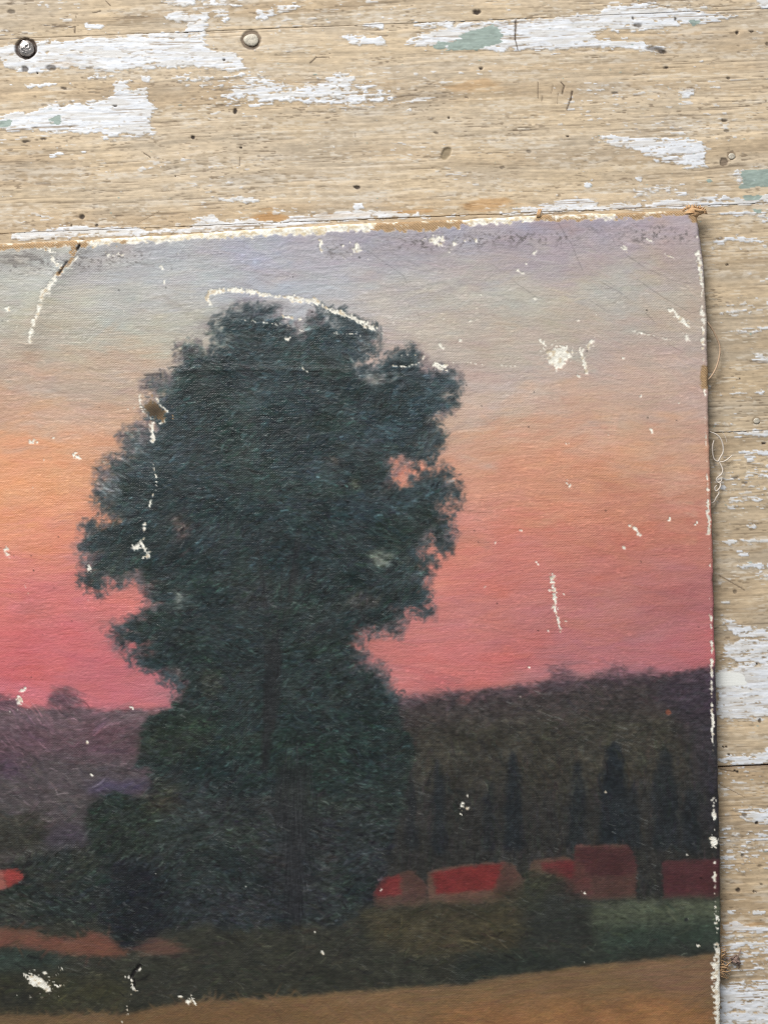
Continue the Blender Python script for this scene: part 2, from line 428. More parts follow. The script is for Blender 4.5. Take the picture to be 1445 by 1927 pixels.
def wood(x, y, k):
    """colour (sRGB 0..1), height (m), roughness at photograph coordinates x, y (arrays)"""
    t = t_of(x, y); s = x - SL * y + 611.0 * k
    tt = t + 11 * (fbm(s, t, 300, 80, 1, 2) - .5) * 2 + 2.0 * (fbm(s, t, 70, 18, 3, 2) - .5)
    broad = fbm(s, tt, 700, 30, 5, 3)
    mid = fbm(s, tt, 260, 5.0, 9, 3)
    fine = fbm(s, tt, 110, 2.3, 13, 2)
    blot = fbm(s, t, 120, 50, 21, 3)
    mot = fbm(s, t, 11, 4, 25, 2)
    base = np.empty(x.shape + (3,), np.float32)
    base[:] = np.array(((192, 174, 148), (196, 178, 152), (186, 167, 140), (184, 165, 138), (182, 160, 130))[k]) / 255
    base = lerp3(base, np.array((164, 141, 112)) / 255, sstep(.46, .72, broad) * .48)
    base = lerp3(base, np.array((202, 181, 150)) / 255, sstep(.52, .74, blot) * .55)
    base = lerp3(base, np.array((172, 160, 143)) / 255, sstep(.48, .26, blot) * .35)
    kk = 1.03 + (mid - .5) * .19 + (fine - .5) * .18 + (mot - .5) * .18
    # dark pores and long fibres, lighter dry flecks
    pn = fbm(s, tt, 13, 2.0, 31, 2)
    pore = sstep(.64, .78, pn) * (.25 + .75 * sstep(.42, .64, fbm(s, t, 80, 26, 35, 2)))
    pl = fbm(s, tt, 95, 1.9, 39, 2)
    crackl = sstep(.66, .80, pl) * sstep(.40, .60, fbm(s, t, 200, 30, 37, 2))
    base = base * kk[..., None]
    base = lerp3(base, np.array((104, 88, 71)) / 255, np.clip(pore * .52 + crackl * .46, 0, .8))
    fl = sstep(.64, .76, fbm(s, tt, 14, 2.6, 43, 2)) * sstep(.42, .62, fbm(s, t, 90, 26, 47, 2))
    base = lerp3(base, np.array((224, 216, 202)) / 255, fl * .55)
    wash = sstep(.50, .72, fbm(s, tt, 150, 16, 45, 3)) * sstep(.35, .6, mot)
    base = lerp3(base, np.array((214, 207, 196)) / 255, wash * .42)
    h = ((mid - .5) * .22 + (fine - .5) * .16 - pore * .14 - crackl * .20 + (mot - .5) * .05 + (broad - .5) * .25) * 1e-3
    rough = np.full(x.shape, .78, np.float32)
    # ---- white paint
    inside = (x > -18) & (x < 1465) & (y > -18) & (y < 1945)
    pm = np.where(inside, PR.sample(PM, x, y), sstep(.50, .66, fbm(s, t, 190, 34, 51, 2)) * .85)
    pg = np.where(inside, PR.sample(PG, x, y), 0)
    ps = np.where(inside, PR.sample(PS, x, y), 0)
    er = .42 * fbm(s, tt, 13, 3.2, 55, 3) + .33 * fbm(s, t, 9, 5.5, 59, 3) + .25 * fbm(s, tt, 70, 2.4, 63, 2)
    cov = pm * .95 + (er - .5) * 2.15
    # stray crumbs of paint everywhere
    crumb = sstep(.735, .77, fbm(s, tt, 17, 4.2, 67, 2)) * sstep(.52, .68, fbm(s, t, 150, 50, 71, 2))
    m = sstep(.45, .63, cov)
    m = np.maximum(m, crumb * .75)
    thin = sstep(.45, .60, fbm(s, tt, 40, 4, 75, 2))
    white = np.array((226, 229, 234)) / 255 * (1 + (fbm(s, tt, 22, 3, 79, 2) - .5) * .16)[..., None]
    white = lerp3(white, np.array((206, 200, 190)) / 255, thin * .5)
    white = lerp3(white, np.array((150, 132, 112)) / 255, np.clip(crackl * .8 + pore * .5, 0, .85) * (1 - sstep(.8, 1.3, cov) * .3))
    base = lerp3(base, white, m * .96)
    # bare wood next to thick paint is darkened: a thin shadow line put into the colour
    rim = sstep(.40, .48, cov) * (1 - m)
    base = base * (1 - .10 * rim)[..., None]
    lip = sstep(.50, .62, cov) * (1 - sstep(.66, .95, cov))
    h = h * (1 - .5 * m) + m * .22e-3 + lip * .16e-3 * sstep(.35, .65, mot)
    rough = rough - m * .2
    # ---- sage green under-coat
    g = sstep(.47, .53, pg + (fbm(s, tt, 22, 6, 83, 3) - .5) * 1.3)
    base = lerp3(base, np.array((148, 163, 154)) / 255 * (1 + (mot - .5) * .2)[..., None], g * .95)
    h = h * (1 - .5 * g) + g * .10e-3
    # ---- thick smooth flake
    sm = sstep(.45, .55, ps + (mot - .5) * .25)
    base = lerp3(base, np.array((236, 236, 230)) / 255 * np.ones(x.shape + (1,)), sm)
    h = h * (1 - sm) + sm * .32e-3
    rough = rough - sm * .15
    # ---- holes, dents, cracks, pencil strokes
    jx = (fbm(x, y, 5, 5, 87, 2) - .5) * 3.5; jy = (fbm(x, y, 5, 5, 91, 2) - .5) * 3.5
    for hx, hy, a, b, dk in HOLES:
        w = (np.abs(x - hx) < a * 3) & (np.abs(y - hy) < b * 3 + 4)
        if not w.any(): continue
        r = np.hypot((x[w] + jx[w] - hx) / a, (y[w] + jy[w] - hy) / b)
        k_ = sstep(1.15, .6, r) * dk
        base[w] = base[w] + (np.array((52, 43, 36)) / 255 - base[w]) * (k_ * .9)[:, None]
        h[w] -= k_ * .7e-3
    for sg, wd, dk in LINES:
        xa, xb = min(sg[0], sg[2]) - 6, max(sg[0], sg[2]) + 6; ya, yb = min(sg[1], sg[3]) - 6, max(sg[1], sg[3]) + 6
        w = (x > xa) & (x < xb) & (y > ya) & (y < yb)
        if not w.any(): continue
        dd = seg_dist(x[w] + jx[w] * .5, y[w] + jy[w] * .5, sg)
        k_ = sstep(wd * 1.25, wd * .35, dd) * dk
        base[w] = base[w] + (np.array((72, 58, 46)) / 255 - base[w]) * (k_ * .85)[:, None]
        h[w] -= k_ * .25e-3
    # oval dent
    w = (np.abs(x - 840) < 26) & (np.abs(y - 288) < 30)
    if w.any():
        u = ((x[w] - 840) * .87 + (y[w] - 288) * .5) / 8.5; v = (-(x[w] - 840) * .5 + (y[w] - 288) * .87) / 14
        k_ = sstep(1.1, .75, np.hypot(u, v) + (mot[w] - .5) * .3)
        base[w] = base[w] + (np.array((140, 124, 98)) / 255 - base[w]) * (k_ * .8)[:, None]
        h[w] -= k_ * .8e-3
    # dark sockets round the nails
    for nx, ny, nr, dk in ((50, 91, 18, 1.0), (473, 75, 16.5, .55), (1376, 293, 7.5, .3), (1361, 305, 7, .5), (1423, 792, 6.5, .25)):
        w = (np.abs(x - nx) < nr * 2) & (np.abs(y - ny) < nr * 2)
        if not w.any(): continue
        r = np.hypot(x[w] + jx[w] * .8 - nx, y[w] + jy[w] * .8 - ny) / nr
        k_ = sstep(1.24, 1.02, r) * dk
        base[w] = base[w] + (np.array((58, 44, 36)) / 255 - base[w]) * (k_ * .92)[:, None]
        h[w] -= k_ * 1.3e-3
    # orange-brown stains beside the canvas edge
    for sx_, sy_, a, b, am in ((510,408,38,14,.6),(780,398,60,5,.5),(640,406,90,5,.45),(915,385,55,16,.45),(130,120,30,8,.5),(1000,60,40,6,0.0),(890,160,60,14,.3),(1385,1745,50,14,.35)):
        r = np.hypot((x - sx_) / a, (y - sy_ + SL * (x - sx_)) / b) + (fbm(s, tt, 30, 6, 95, 2) - .5) * 1.2
        k_ = sstep(1.0, .4, r) * am * (1 - m * .7)
        base = lerp3(base, np.array((182, 132, 78)) / 255 * np.ones(x.shape + (1,)), k_)
    return np.clip(base, .02, .97), h, rough

def fine_axis(segs):
    out = []
    for a, b, stp in segs:
        n = max(1, int(round((b - a) / stp)))
        out.append(np.linspace(a, b, n, endpoint=False))
    out.append(np.array([segs[-1][1]]))
    return np.concatenate(out)

slab_v = []
x0, x1 = wx(-420, F_TABLE), wx(1980, F_TABLE); y0, y1 = wy(2480, F_TABLE), wy(-520, F_TABLE)
for z in (-.034, -.0222):
    slab_v += [(x0, y0, z), (x1, y0, z), (x1, y1, z), (x0, y1, z)]
table = mesh_obj('table_top', slab_v, [(3,2,1,0),(4,5,6,7),(0,1,5,4),(1,2,6,5),(2,3,7,6),(3,0,4,7)], M_DARK, None, False)
table['kind'] = 'structure'
table['label'] = 'weathered wooden table top of wide planks with flaking white paint'

XF = [(-420, -12, 9), (-12, 1458, 1.75), (1458, 1980, 6)]
XR = [(-420, 1290, 24), (1290, 1458, 1.75), (1458, 1980, 6)]
SEAMS = [(-420, 0), (18.5, .12), (384, .12), (812, 0.12), (1441, 2.2), (2300, 0)]
PL = [  # (t-rows, x-columns) patches of every board
 [([(-420, -60, 9), (-60, 18.5, 1.75)], XF)],
 [([(18.5, 384, 1.75)], XF)],
 [([(384, 410, 1.75)], XF), ([(410, 812, 1.9)], XR)],
 [([(812, 1441, 1.9)], XR)],
 [([(1441, 1960, 1.9), (1960, 2300, 8)], XR)],
]
planks = []
for k, pats in enumerate(PL):
    ta, ga = SEAMS[k]; tb, gb = SEAMS[k + 1]
    ta += ga / 2; tb -= gb / 2
    geo = []
    for n, (rows, cols) in enumerate(pats):
        t = fine_axis(rows); xs = fine_axis(cols)
        first = n == 0; last = n == len(pats) - 1
        t = np.clip(t, ta, tb)
        if first: t = np.concatenate([[ta], t])      # a skirt row down the edge of the board
        if last: t = np.concatenate([t, [tb]])
        X, T = np.meshgrid(xs, t)
        ed = (fbm(X, T * 0 + k, 40, 1, 120 + k, 3) - .5) * 1.8        # the edges are not ruler straight
        Tn = T + ed * np.clip(1 - np.minimum(T - ta, tb - T) / 8, 0, 1)
        Y = y_of(X, Tn)
        col, h, ro = wood(X, Y, k)
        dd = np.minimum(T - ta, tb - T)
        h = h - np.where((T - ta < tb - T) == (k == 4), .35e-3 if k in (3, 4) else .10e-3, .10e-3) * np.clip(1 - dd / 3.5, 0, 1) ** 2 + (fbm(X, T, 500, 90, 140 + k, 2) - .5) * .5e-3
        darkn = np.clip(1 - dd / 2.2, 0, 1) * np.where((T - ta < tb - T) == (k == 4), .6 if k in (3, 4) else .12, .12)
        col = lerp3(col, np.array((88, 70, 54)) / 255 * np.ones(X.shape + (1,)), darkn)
        if first: h[0] = -.022
        if last: h[-1] = -.022
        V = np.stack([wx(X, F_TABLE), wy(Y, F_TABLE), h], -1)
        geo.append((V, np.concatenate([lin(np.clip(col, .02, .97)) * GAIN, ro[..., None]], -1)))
    me = grid_mesh('plank', geo); me.materials.append(M_WOOD)
    planks.append(link(bpy.data.objects.new('plank', me), table))

# nails driven into the boards
def nail(px, py, r, dome, sink, mat, parent, squash=1.0, seed=0):
    rs = np.random.default_rng(seed)
    R = r * F_TABLE; V = []; Fc = []
    rings, seg = 8, 26
    V.append((0, 0, dome))
    for i in range(1, rings + 1):
        a = i / rings
        for j in range(seg):
            th = 2 * math.pi * j / seg
            rr = R * math.sin(a * math.pi / 2) * (1 + .035 * math.sin(3 * th + seed) + .02 * rs.normal())
            z = dome * math.cos(a * math.pi / 2) + dome * .10 * rs.normal() * (1 - a * .5)
            V.append((rr * math.cos(th), rr * math.sin(th) * squash, z))
    for j in range(seg):
        th = 2 * math.pi * j / seg
        V.append((R * .97 * math.cos(th), R * .97 * math.sin(th) * squash, -.004))
    for j in range(seg): Fc.append((0, 1 + j, 1 + (j + 1) % seg))
    for i in range(rings):
        for j in range(seg):
            a = 1 + i * seg + j; b = 1 + i * seg + (j + 1) % seg
            Fc.append((a, a + seg, b + seg, b))
    o = mesh_obj('nail', V, Fc, mat, parent)
    o.location = (wx(px, F_TABLE), wy(py, F_TABLE), sink)
    return o
n = nail(50, 91, 15.5, .0030, -.0006, M_NAIL, planks[1], 1.0, 3); n['label'] = 'bare shiny domed nail head in a dark socket'
n = nail(473, 75, 14, .0006, .0000, M_NAILP, planks[1], .80, 5); n['label'] = 'flat nail head smeared with old paint'
n = nail(1376, 294, 6.5, .0005, .0000, M_NAILP, planks[1], .9, 8)
n = nail(1423, 792, 6, .0005, .0000, M_NAILP, planks[2], .9, 9)

# ==================================================================== PAINTING
EDGE_T = np.array([(-330,474),(-100,463),(0,457),(150,451),(350,439),(500,429),(700,418),(880,411),(1014,403),(1150,400),(1290,395),(1420,390)], float)
EDGE_R = np.array([(300,1305),(405,1312),(500,1325),(600,1331),(780,1334),(1000,1341),(1200,1345),(1300,1349),(1500,1353),(1640,1356),(1800,1357),(1927,1356),(2400,1362)], float)
wob = np.random.default_rng(3)
def Tedge(x):
    x = np.asarray(x, float)
    return np.interp(x, EDGE_T[:, 0], EDGE_T[:, 1]) + (fbm(x, x * 0, 26, 1, 201, 3) - .5) * 4.0
def Redge(y):
    y = np.asarray(y, float)
    return np.interp(y, EDGE_R[:, 0], EDGE_R[:, 1]) + (fbm(y, y * 0, 22, 1, 205, 3) - .5) * 3.6

R_ = Raster(-330, 1410, 380, 2290, 1.6)
X, Y = R_.X, R_.Y
B = np.zeros((R_.H, R_.W, 3), np.float32)       # what the painter saw
KIND = np.zeros((R_.H, R_.W), np.uint8)          # 0 sky 1 leaf 2 hill 3 dark wood 4 roof/wall 5 meadow 6 field 7 trunk

SKY = """430 -200 152 150 152|430 0 154 152 154|430 250 160 158 165|430 700 156 153 170|430 1000 160 150 166|420 1300 164 150 162
480 -200 158 156 158|480 0 158 156 158|480 250 164 162 170|480 500 163 163 180|480 700 158 154 168|480 900 163 154 168|480 1100 164 151 165|480 1300 164 150 160
540 -200 174 173 170|540 0 175 174 170|540 100 178 176 172|540 250 174 173 174|540 400 170 170 178|540 600 172 172 184|540 800 176 173 177|540 960 180 174 175|540 1100 175 166 166|540 1240 171 161 161|540 1310 170 159 160
620 -200 172 166 154|620 0 173 167 155|620 100 173 165 151|620 250 176 168 154|620 380 176 170 158|620 600 176 170 168|620 800 182 172 168|620 960 181 169 160|620 1100 178 166 160|620 1240 175 160 152|620 1310 175 158 152
700 -200 180 158 140|700 0 180 159 142|700 100 181 158 139|700 200 183 160 140|700 500 182 160 145|700 720 192 165 152|700 880 187 167 156|700 960 186 163 152|700 1100 184 160 150|700 1240 181 156 142|700 1310 179 153 144
770 -200 196 154 126|770 0 196 154 128|770 100 194 156 134|770 240 193 158 136|770 600 192 156 134|770 880 194 164 144|770 960 193 163 146|770 1100 190 154 134|770 1240 187 156 135|770 1310 184 150 136
850 -200 220 148 106|850 0 220 148 108|850 100 215 151 115|850 200 204 152 122|850 500 200 148 118|850 860 204 158 130|850 960 198 151 127|850 1080 199 142 116|850 1200 197 152 125|850 1310 188 144 124
930 -200 226 154 106|930 0 224 154 108|930 100 219 157 119|930 200 214 152 112|930 500 206 140 108|930 880 202 142 120|930 960 206 141 120|930 1100 202 132 106|930 1200 194 132 108|930 1310 186 130 110
1000 -200 218 134 104|1000 0 218 135 106|1000 100 215 137 113|1000 160 212 132 108|1000 500 206 124 104|1000 860 205 129 113|1000 960 203 126 111|1000 1100 193 120 101|1000 1240 186 119 101|1000 1310 182 114 102
1080 -200 210 120 104|1080 0 210 120 104|1080 100 207 121 108|1080 200 202 116 108|1080 500 200 114 105|1080 860 201 116 107|1080 960 196 112 104|1080 1100 187 107 97|1080 1240 176 103 96|1080 1310 166 98 100
1150 -200 200 104 100|1150 0 200 104 100|1150 100 196 107 104|1150 250 195 104 103|1150 500 194 104 103|1150 800 194 106 105|1150 960 188 99 99|1150 1100 178 97 97|1150 1240 170 95 99|1150 1310 162 90 99
1220 -200 196 94 96|1220 0 198 94 95|1220 100 194 95 98|1220 300 190 99 102|1220 500 190 100 103|1220 750 186 106 106|1220 900 188 97 101|1220 1050 182 95 102|1220 1200 172 92 102|1220 1310 180 90 102
1290 -200 190 94 102|1290 0 190 94 103|1290 150 188 97 105|1290 300 186 100 106|1290 500 186 100 105|1290 750 186 104 106|1290 850 182 100 106|1290 1000 168 98 107|1290 1200 156 92 108
760 360 188 160 136|690 700 200 168 154|880 760 212 138 114|960 200 218 150 104|980 60 214 140 104|1235 850 206 86 92|800 600 190 155 130|900 60 222 150 108|660 1000 182 166 156|1190 1330 186 84 96|880 1020 208 142 112|1010 1180 188 112 92"""
num = np.zeros_like(B); den = np.zeros((R_.H, R_.W), np.float32)
jx = X + (fbm(X, Y, 90, 50, 211, 4) - .5) * 150; jy = Y + (fbm(X, Y, 100, 44, 215, 4) - .5) * 120
sub = 3
sx_, sy_ = X[::sub, ::sub], Y[::sub, ::sub]; n3 = np.zeros(sx_.shape + (3,), np.float32); d3 = np.zeros(sx_.shape, np.float32)
for e in SKY.replace('\n', '|').split('|'):
    yy, xx, r, g, b = [float(q) for q in e.split()]
    up = sstep(950, 1150, yy); rt = 1 + .035 * sstep(850, 1250, xx)  # rt brightens the right side, evening out lamp falloff in the colour
    lm = .3 * r + .55 * g + .15 * b; ds = .05; r, g, b = r + (lm - r) * ds, g + (lm - g) * ds, b + (lm - b) * ds
    rr_ = sstep(600, 900, xx) * sstep(1050, 1150, yy); r -= 6 * rr_; g += 6 * rr_; b -= 1 * rr_
    b -= 6 * sstep(640, 560, yy); r += 2 * sstep(640, 560, yy)
    b -= 6 * sstep(650, 850, xx) * sstep(420, 520, yy) * sstep(700, 560, yy); g += 1
    r, g, b = (r + 9 * up) * rt, (g + 9 * up) * rt, (b + 9 * up) * rt
    w = np.exp(-((sx_ - xx) / 85) ** 2 - ((sy_ - yy) / 38) ** 2) + 1e-9
    n3 += w[..., None] * np.array((r, g, b), np.float32); d3 += w
SKYR = Raster(-330, 1410, 380, 2290, 1.6 * sub)
S3 = (n3 / d3[..., None]) / 255
B[:] = SKYR.sample(S3[:SKYR.H, :SKYR.W], np.clip(jx, -330, 1400), np.clip(jy, 380, 1320))

WX = (fbm(X, Y, 24, 20, 221, 3) - .5); WY = (fbm(X, Y, 24, 20, 225, 3) - .5)
WF = fbm(X, Y, 7, 5, 229, 2) - .5
def layer(P, col, soft=1, warp=14, alpha=1.0, kind=None, texture=0.0, col2=None):
    P = np.array(P, float)
    xa, ya = P.min(0) - 40; xb, yb = P.max(0) + 40
    js, is_ = R_.win(xa, ya, xb, yb)
    m = inpoly(X[js, is_] + WX[js, is_] * warp * 2 + WF[js, is_] * warp * .6, Y[js, is_] + WY[js, is_] * warp * 2 + WF[js, is_] * warp * .6, P).astype(np.float32)
    m = blur(m, soft) if soft else m
    c = np.array(col, np.float32) / 255
    if col2 is not None:
        k = sstep(P[:, 1].min(), P[:, 1].max(), Y[js, is_])[..., None]
        c = c * (1 - k) + np.array(col2, np.float32) / 255 * k
    if texture:
        c = c * (1 + texture * (fbm(X[js, is_], Y[js, is_], 30, 22, 233, 3) - .5))[..., None]
    a = (m * alpha)[..., None]
    B[js, is_] = B[js, is_] * (1 - a) + c * a
    if kind is not None:
        KIND[js, is_][m > .5] = kind
    return m

# --- far land, left
layer([(-340,1336),(0,1331),(120,1332),(330,1331),(420,1330),(420,1950),(-340,1950)], (102,82,88), 2, 3, 1, 2, .25, (58,52,50))
layer([(-340,1372),(0,1378),(90,1370),(200,1375),(330,1370),(420,1390),(420,1950),(-340,1950)], (90,68,75), 6, 8, .9, 2, .3, (60,54,50))
layer([(150,1362),(220,1364),(260,1385),(180,1390)], (84,54,60), 5, 8, .6, 2)
layer([(-340,1440),(0,1432),(120,1420),(240,1430),(330,1440),(420,1450),(420,1960),(-340,1960)], (76,68,70), 7, 10, .95, 2, .3, (52,50,46))
layer([(0,1425),(30,1428),(30,1455),(0,1460)], (86,58,88), 6, 6, .5, 2)
layer([(165,1475),(280,1465),(300,1480),(250,1490),(170,1492)], (66,58,86), 4, 8, .8, 2)
layer([(-340,1520),(0,1530),(60,1528),(90,1545),(85,1600),(0,1610),(-340,1600)], (58,57,47), 8, 12, .85, 3, .3)
layer([(90,1560),(180,1555),(195,1590),(110,1620),(80,1600)], (62,56,68), 8, 10, .7, 2)
layer([(-60,1310),(-20,1302),(20,1305),(36,1315),(40,1334),(-60,1334)], (84,65,74), 2, 6, .9, 2)
layer([(86,1328),(92,1308),(110,1297),(130,1293),(147,1302),(153,1320),(160,1332),(80,1332)], (92,72,80), 2, 5, .92, 2)
layer([(-340,1610),(0,1625),(120,1600),(220,1590),(330,1600),(330,1760),(0,1760),(-340,1760)], (52,53,47), 8, 10, .9, 3, .4)
# --- right hill
HILLR = [(640,1330),(738,1314),(800,1305),(900,1296),(1000,1285),(1040,1278),(1100,1273),(1180,1270),(1260,1263),(1345,1254),(1420,1250),(1420,1900),(640,1900)]
layer(HILLR, (82,66,72), 3, 4, 1, 3, .2)
layer([(640,1350),(800,1322),(950,1310),(1100,1292),(1260,1285),(1420,1272),(1420,1900),(640,1900)], (68,60,58), 5, 8, .95, 3, .25)
layer([(640,1400),(800,1365),(950,1352),(1100,1342),(1250,1340),(1420,1340),(1420,1900),(640,1900)], (66,62,52), 8, 10, .92, 3, .5, (50,48,44))
layer([(640,1480),(800,1470),(1000,1500),(1200,1480),(1420,1440),(1420,1900),(640,1900)], (52,50,47), 9, 16, .85, 3, .35, (44,45,44))
layer([(1230,1290),(1345,1262),(1420,1260),(1420,1560),(1320,1560),(1300,1400)], (70,57,74), 9, 8, .62, 3, .2, (46,44,52))
for P in ([(1035,1280),(1036,1256),(1050,1250),(1066,1252),(1080,1262),(1082,1282)], [(1143,1276),(1146,1248),(1160,1243),(1176,1248),(1180,1274)], [(1195,1270),(1210,1254),(1228,1250),(1240,1258),(1244,1268)], [(1118,1276),(1128,1264),(1142,1266),(1144,1278)]):
    layer(P, (104,78,84), 2, 6, .82, 2)
for cx, w, ya, yb, al in ((775,24,1440,1600,.5),(826,26,1425,1610,.65),(920,22,1470,1600,.45),(966,34,1410,1600,.75),(1085,34,1425,1600,.6),(1156,52,1395,1590,.85),(1190,30,1470,1600,.6),(1250,50,1400,1600,.6),(1300,40,1480,1610,.6)):
    layer([(cx, ya), (cx + w * .25, ya + 18), (cx + w * .45, ya + 80), (cx + w * .5, yb), (cx - w * .5, yb), (cx - w * .45, ya + 80), (cx - w * .25, ya + 18)], (30,36,41), 2, 7, min(.9, al + .08), 3, .3)
# --- houses
RED = (134,54,52)
def q(P, c, a=.92, s=1): layer(P, tuple(v * .82 for v in c), s, 3.0, a, 4, .3)
layer([(695,1640),(1350,1600),(1350,1700),(695,1720)], (48,46,42), 6, 8, .5, 3)
q([(703,1690),(705,1652),(752,1645),(775,1637),(802,1664),(803,1705),(705,1712)], (108,80,69))
q([(701,1653),(753,1645),(752,1682),(707,1688)], (128,50,50))
q([(755,1645),(774,1637),(801,1663),(801,1690),(756,1694)], (90,64,57))
q([(806,1640),(880,1629),(946,1622),(964,1626),(988,1662),(984,1690),(936,1708),(806,1712)], (120,88,74))
q([(813,1640),(880,1630),(946,1623),(930,1673),(822,1681)], (136,48,47))
q([(947,1624),(962,1626),(985,1660),(981,1694),(932,1692),(932,1672)], (92,64,57))
q([(996,1642),(1002,1620),(1062,1611),(1080,1622),(1100,1622),(1100,1690),(1000,1690)], (112,82,69))
q([(1018,1624),(1090,1619),(1104,1640),(1100,1660),(1046,1648),(1020,1640)], (126,50,52))
q([(1083,1592),(1182,1590),(1198,1632),(1194,1690),(1086,1694),(1078,1660)], (96,64,57))
q([(1086,1593),(1181,1592),(1197,1630),(1192,1645),(1112,1650),(1080,1612)], (84,47,47))
q([(1060,1655),(1112,1650),(1112,1694),(1066,1694)], (110,62,58), .8)
q([(1246,1621),(1345,1617),(1400,1616),(1400,1690),(1300,1692),(1248,1688)], (92,48,51))
q([(1084,1591),(1181,1590),(1181,1593),(1086,1595)], (124,88,78), .7)
q([(812,1637),(880,1627),(946,1620),(946,1623),(880,1630),(812,1641)], (128,98,84), .7)
layer([(-30,1640),(4,1636),(12,1672),(-30,1676)], (172,98,88), 1, 3, .95, 4)
layer([(4,1636),(34,1634),(48,1650),(14,1672)], (176,70,64), 1, 3, .95, 4)
# --- ground, meadow, field
layer([(-340,1745),(0,1745),(300,1730),(500,1735),(680,1705),(1000,1695),(1250,1690),(1420,1688),(1420,1960),(-340,1960)], (60,60,50), 4, 10, 1, 5, .35, (52,52,42))
layer([(680,1715),(820,1702),(990,1700),(1010,1760),(950,1790),(760,1795),(700,1770)], (76,68,48), 6, 12, .8, 5, .4)
layer([(985,1700),(1000,1668),(1020,1645),(1046,1640),(1070,1668),(1100,1695),(1130,1760),(1080,1800),(980,1790)], (48,50,45), 10, 16, .9, 5, .4)
layer([(900,1690),(985,1665),(1000,1640),(1046,1636),(1062,1668),(1000,1700)], (58,62,45), 7, 12, .75, 5, .3)
layer([(1110,1700),(1210,1690),(1300,1692),(1420,1690),(1420,1745),(1120,1750)], (82,88,70), 5, 8, .92, 5, .2)
layer([(1120,1745),(1420,1735),(1420,1785),(1130,1798)], (52,66,55), 8, 10, .85, 5, .25)
layer([(860,1795),(1100,1790),(1420,1778),(1420,1802),(1150,1812),(860,1850)], (48,53,46), 5, 8, .9, 5, .3)
layer([(-340,1742),(0,1745),(55,1748),(80,1766),(110,1758),(140,1770),(172,1750),(214,1768),(244,1796),(150,1798),(100,1786),(0,1778),(-340,1778)], (110,70,57), 2, 7, .95, 6, .3)
layer([(268,1766),(300,1768),(330,1780),(380,1792),(270,1797)], (100,68,57), 3, 7, .85, 6, .3)
layer([(-340,1790),(0,1786),(60,1788),(130,1795),(120,1820),(0,1830),(-340,1832)], (50,63,56), 5, 10, .85, 5, .3)
layer([(-340,1845),(0,1840),(230,1835),(240,1890),(0,1905),(-340,1905)], (64,62,40), 8, 10, .75, 5, .4)
layer([(0,1855),(70,1860),(80,1885),(0,1895)], (48,48,44), 6, 8, .7, 5)
FIELD = [(-340,1912),(0,1912),(240,1908),(330,1888),(440,1884),(600,1871),(750,1861),(860,1856),(950,1836),(1100,1816),(1200,1807),(1345,1796),(1420,1790),(1420,2300),(-340,2300)]
layer(FIELD, (118,93,66), 2, 4, 1, 6, .12, (132,96,62))
layer([(500,1905),(850,1880),(1000,1875),(1160,1868),(1260,1880),(1330,1920),(1420,1940),(1420,2300),(-340,2300),(-340,1960),(300,1930)], (124,94,62), 12, 18, .6, 6, .35, (146,98,60))
layer([(830,1900),(900,1888),(1000,1892),(1080,1880),(1160,1888),(1240,1872),(1340,1900),(1360,1990),(830,1990)], (146,103,66), 8, 18, .8, 6, .4)
layer([(-100,1912),(250,1908),(500,1895),(640,1915),(400,1940),(-100,1950)], (98,77,52), 7, 10, .75, 6, .15)
layer([(250,1905),(600,1885),(700,1900),(500,1925),(250,1930)], (112,84,54), 6, 8, .6, 6)
layer([(1150,1820),(1345,1808),(1350,1850),(1320,1890),(1240,1860)], (128,97,76), 7, 10, .7, 6, .1)
# --- the big tree: shadowy foot, crown haze, crown
layer([(268,1400),(330,1330),(745,1325),(775,1400),(765,1500),(730,1600),(700,1700),(640,1740),(520,1745),(260,1740),(240,1780),(190,1740),(185,1620),(170,1560),(178,1510),(215,1490),(280,1520),(290,1470)], (42,49,46), 4, 14, .97, 1, .45, (44,49,52))
layer([(160,1545),(175,1505),(215,1490),(260,1500),(300,1530),(300,1600),(200,1610),(165,1590)], (36,46,37), 5, 12, .85, 1, .3)
layer([(268,1480),(300,1465),(340,1470),(330,1530),(280,1530)], (68,60,46), 6, 10, .7, 1, .3)
layer([(290,1540),(400,1530),(470,1560),(460,1650),(380,1680),(300,1640)], (52,62,56), 9, 14, .6, 1, .3)
layer([(190,1620),(300,1640),(320,1750),(262,1782),(236,1785),(200,1745)], (22,25,31), 6, 10, .95, 1, .3)
layer([(0,1640),(60,1600),(180,1590),(200,1700),(180,1740),(20,1740),(-200,1740),(-200,1650)], (50,55,48), 8, 14, .6, 1, .4)
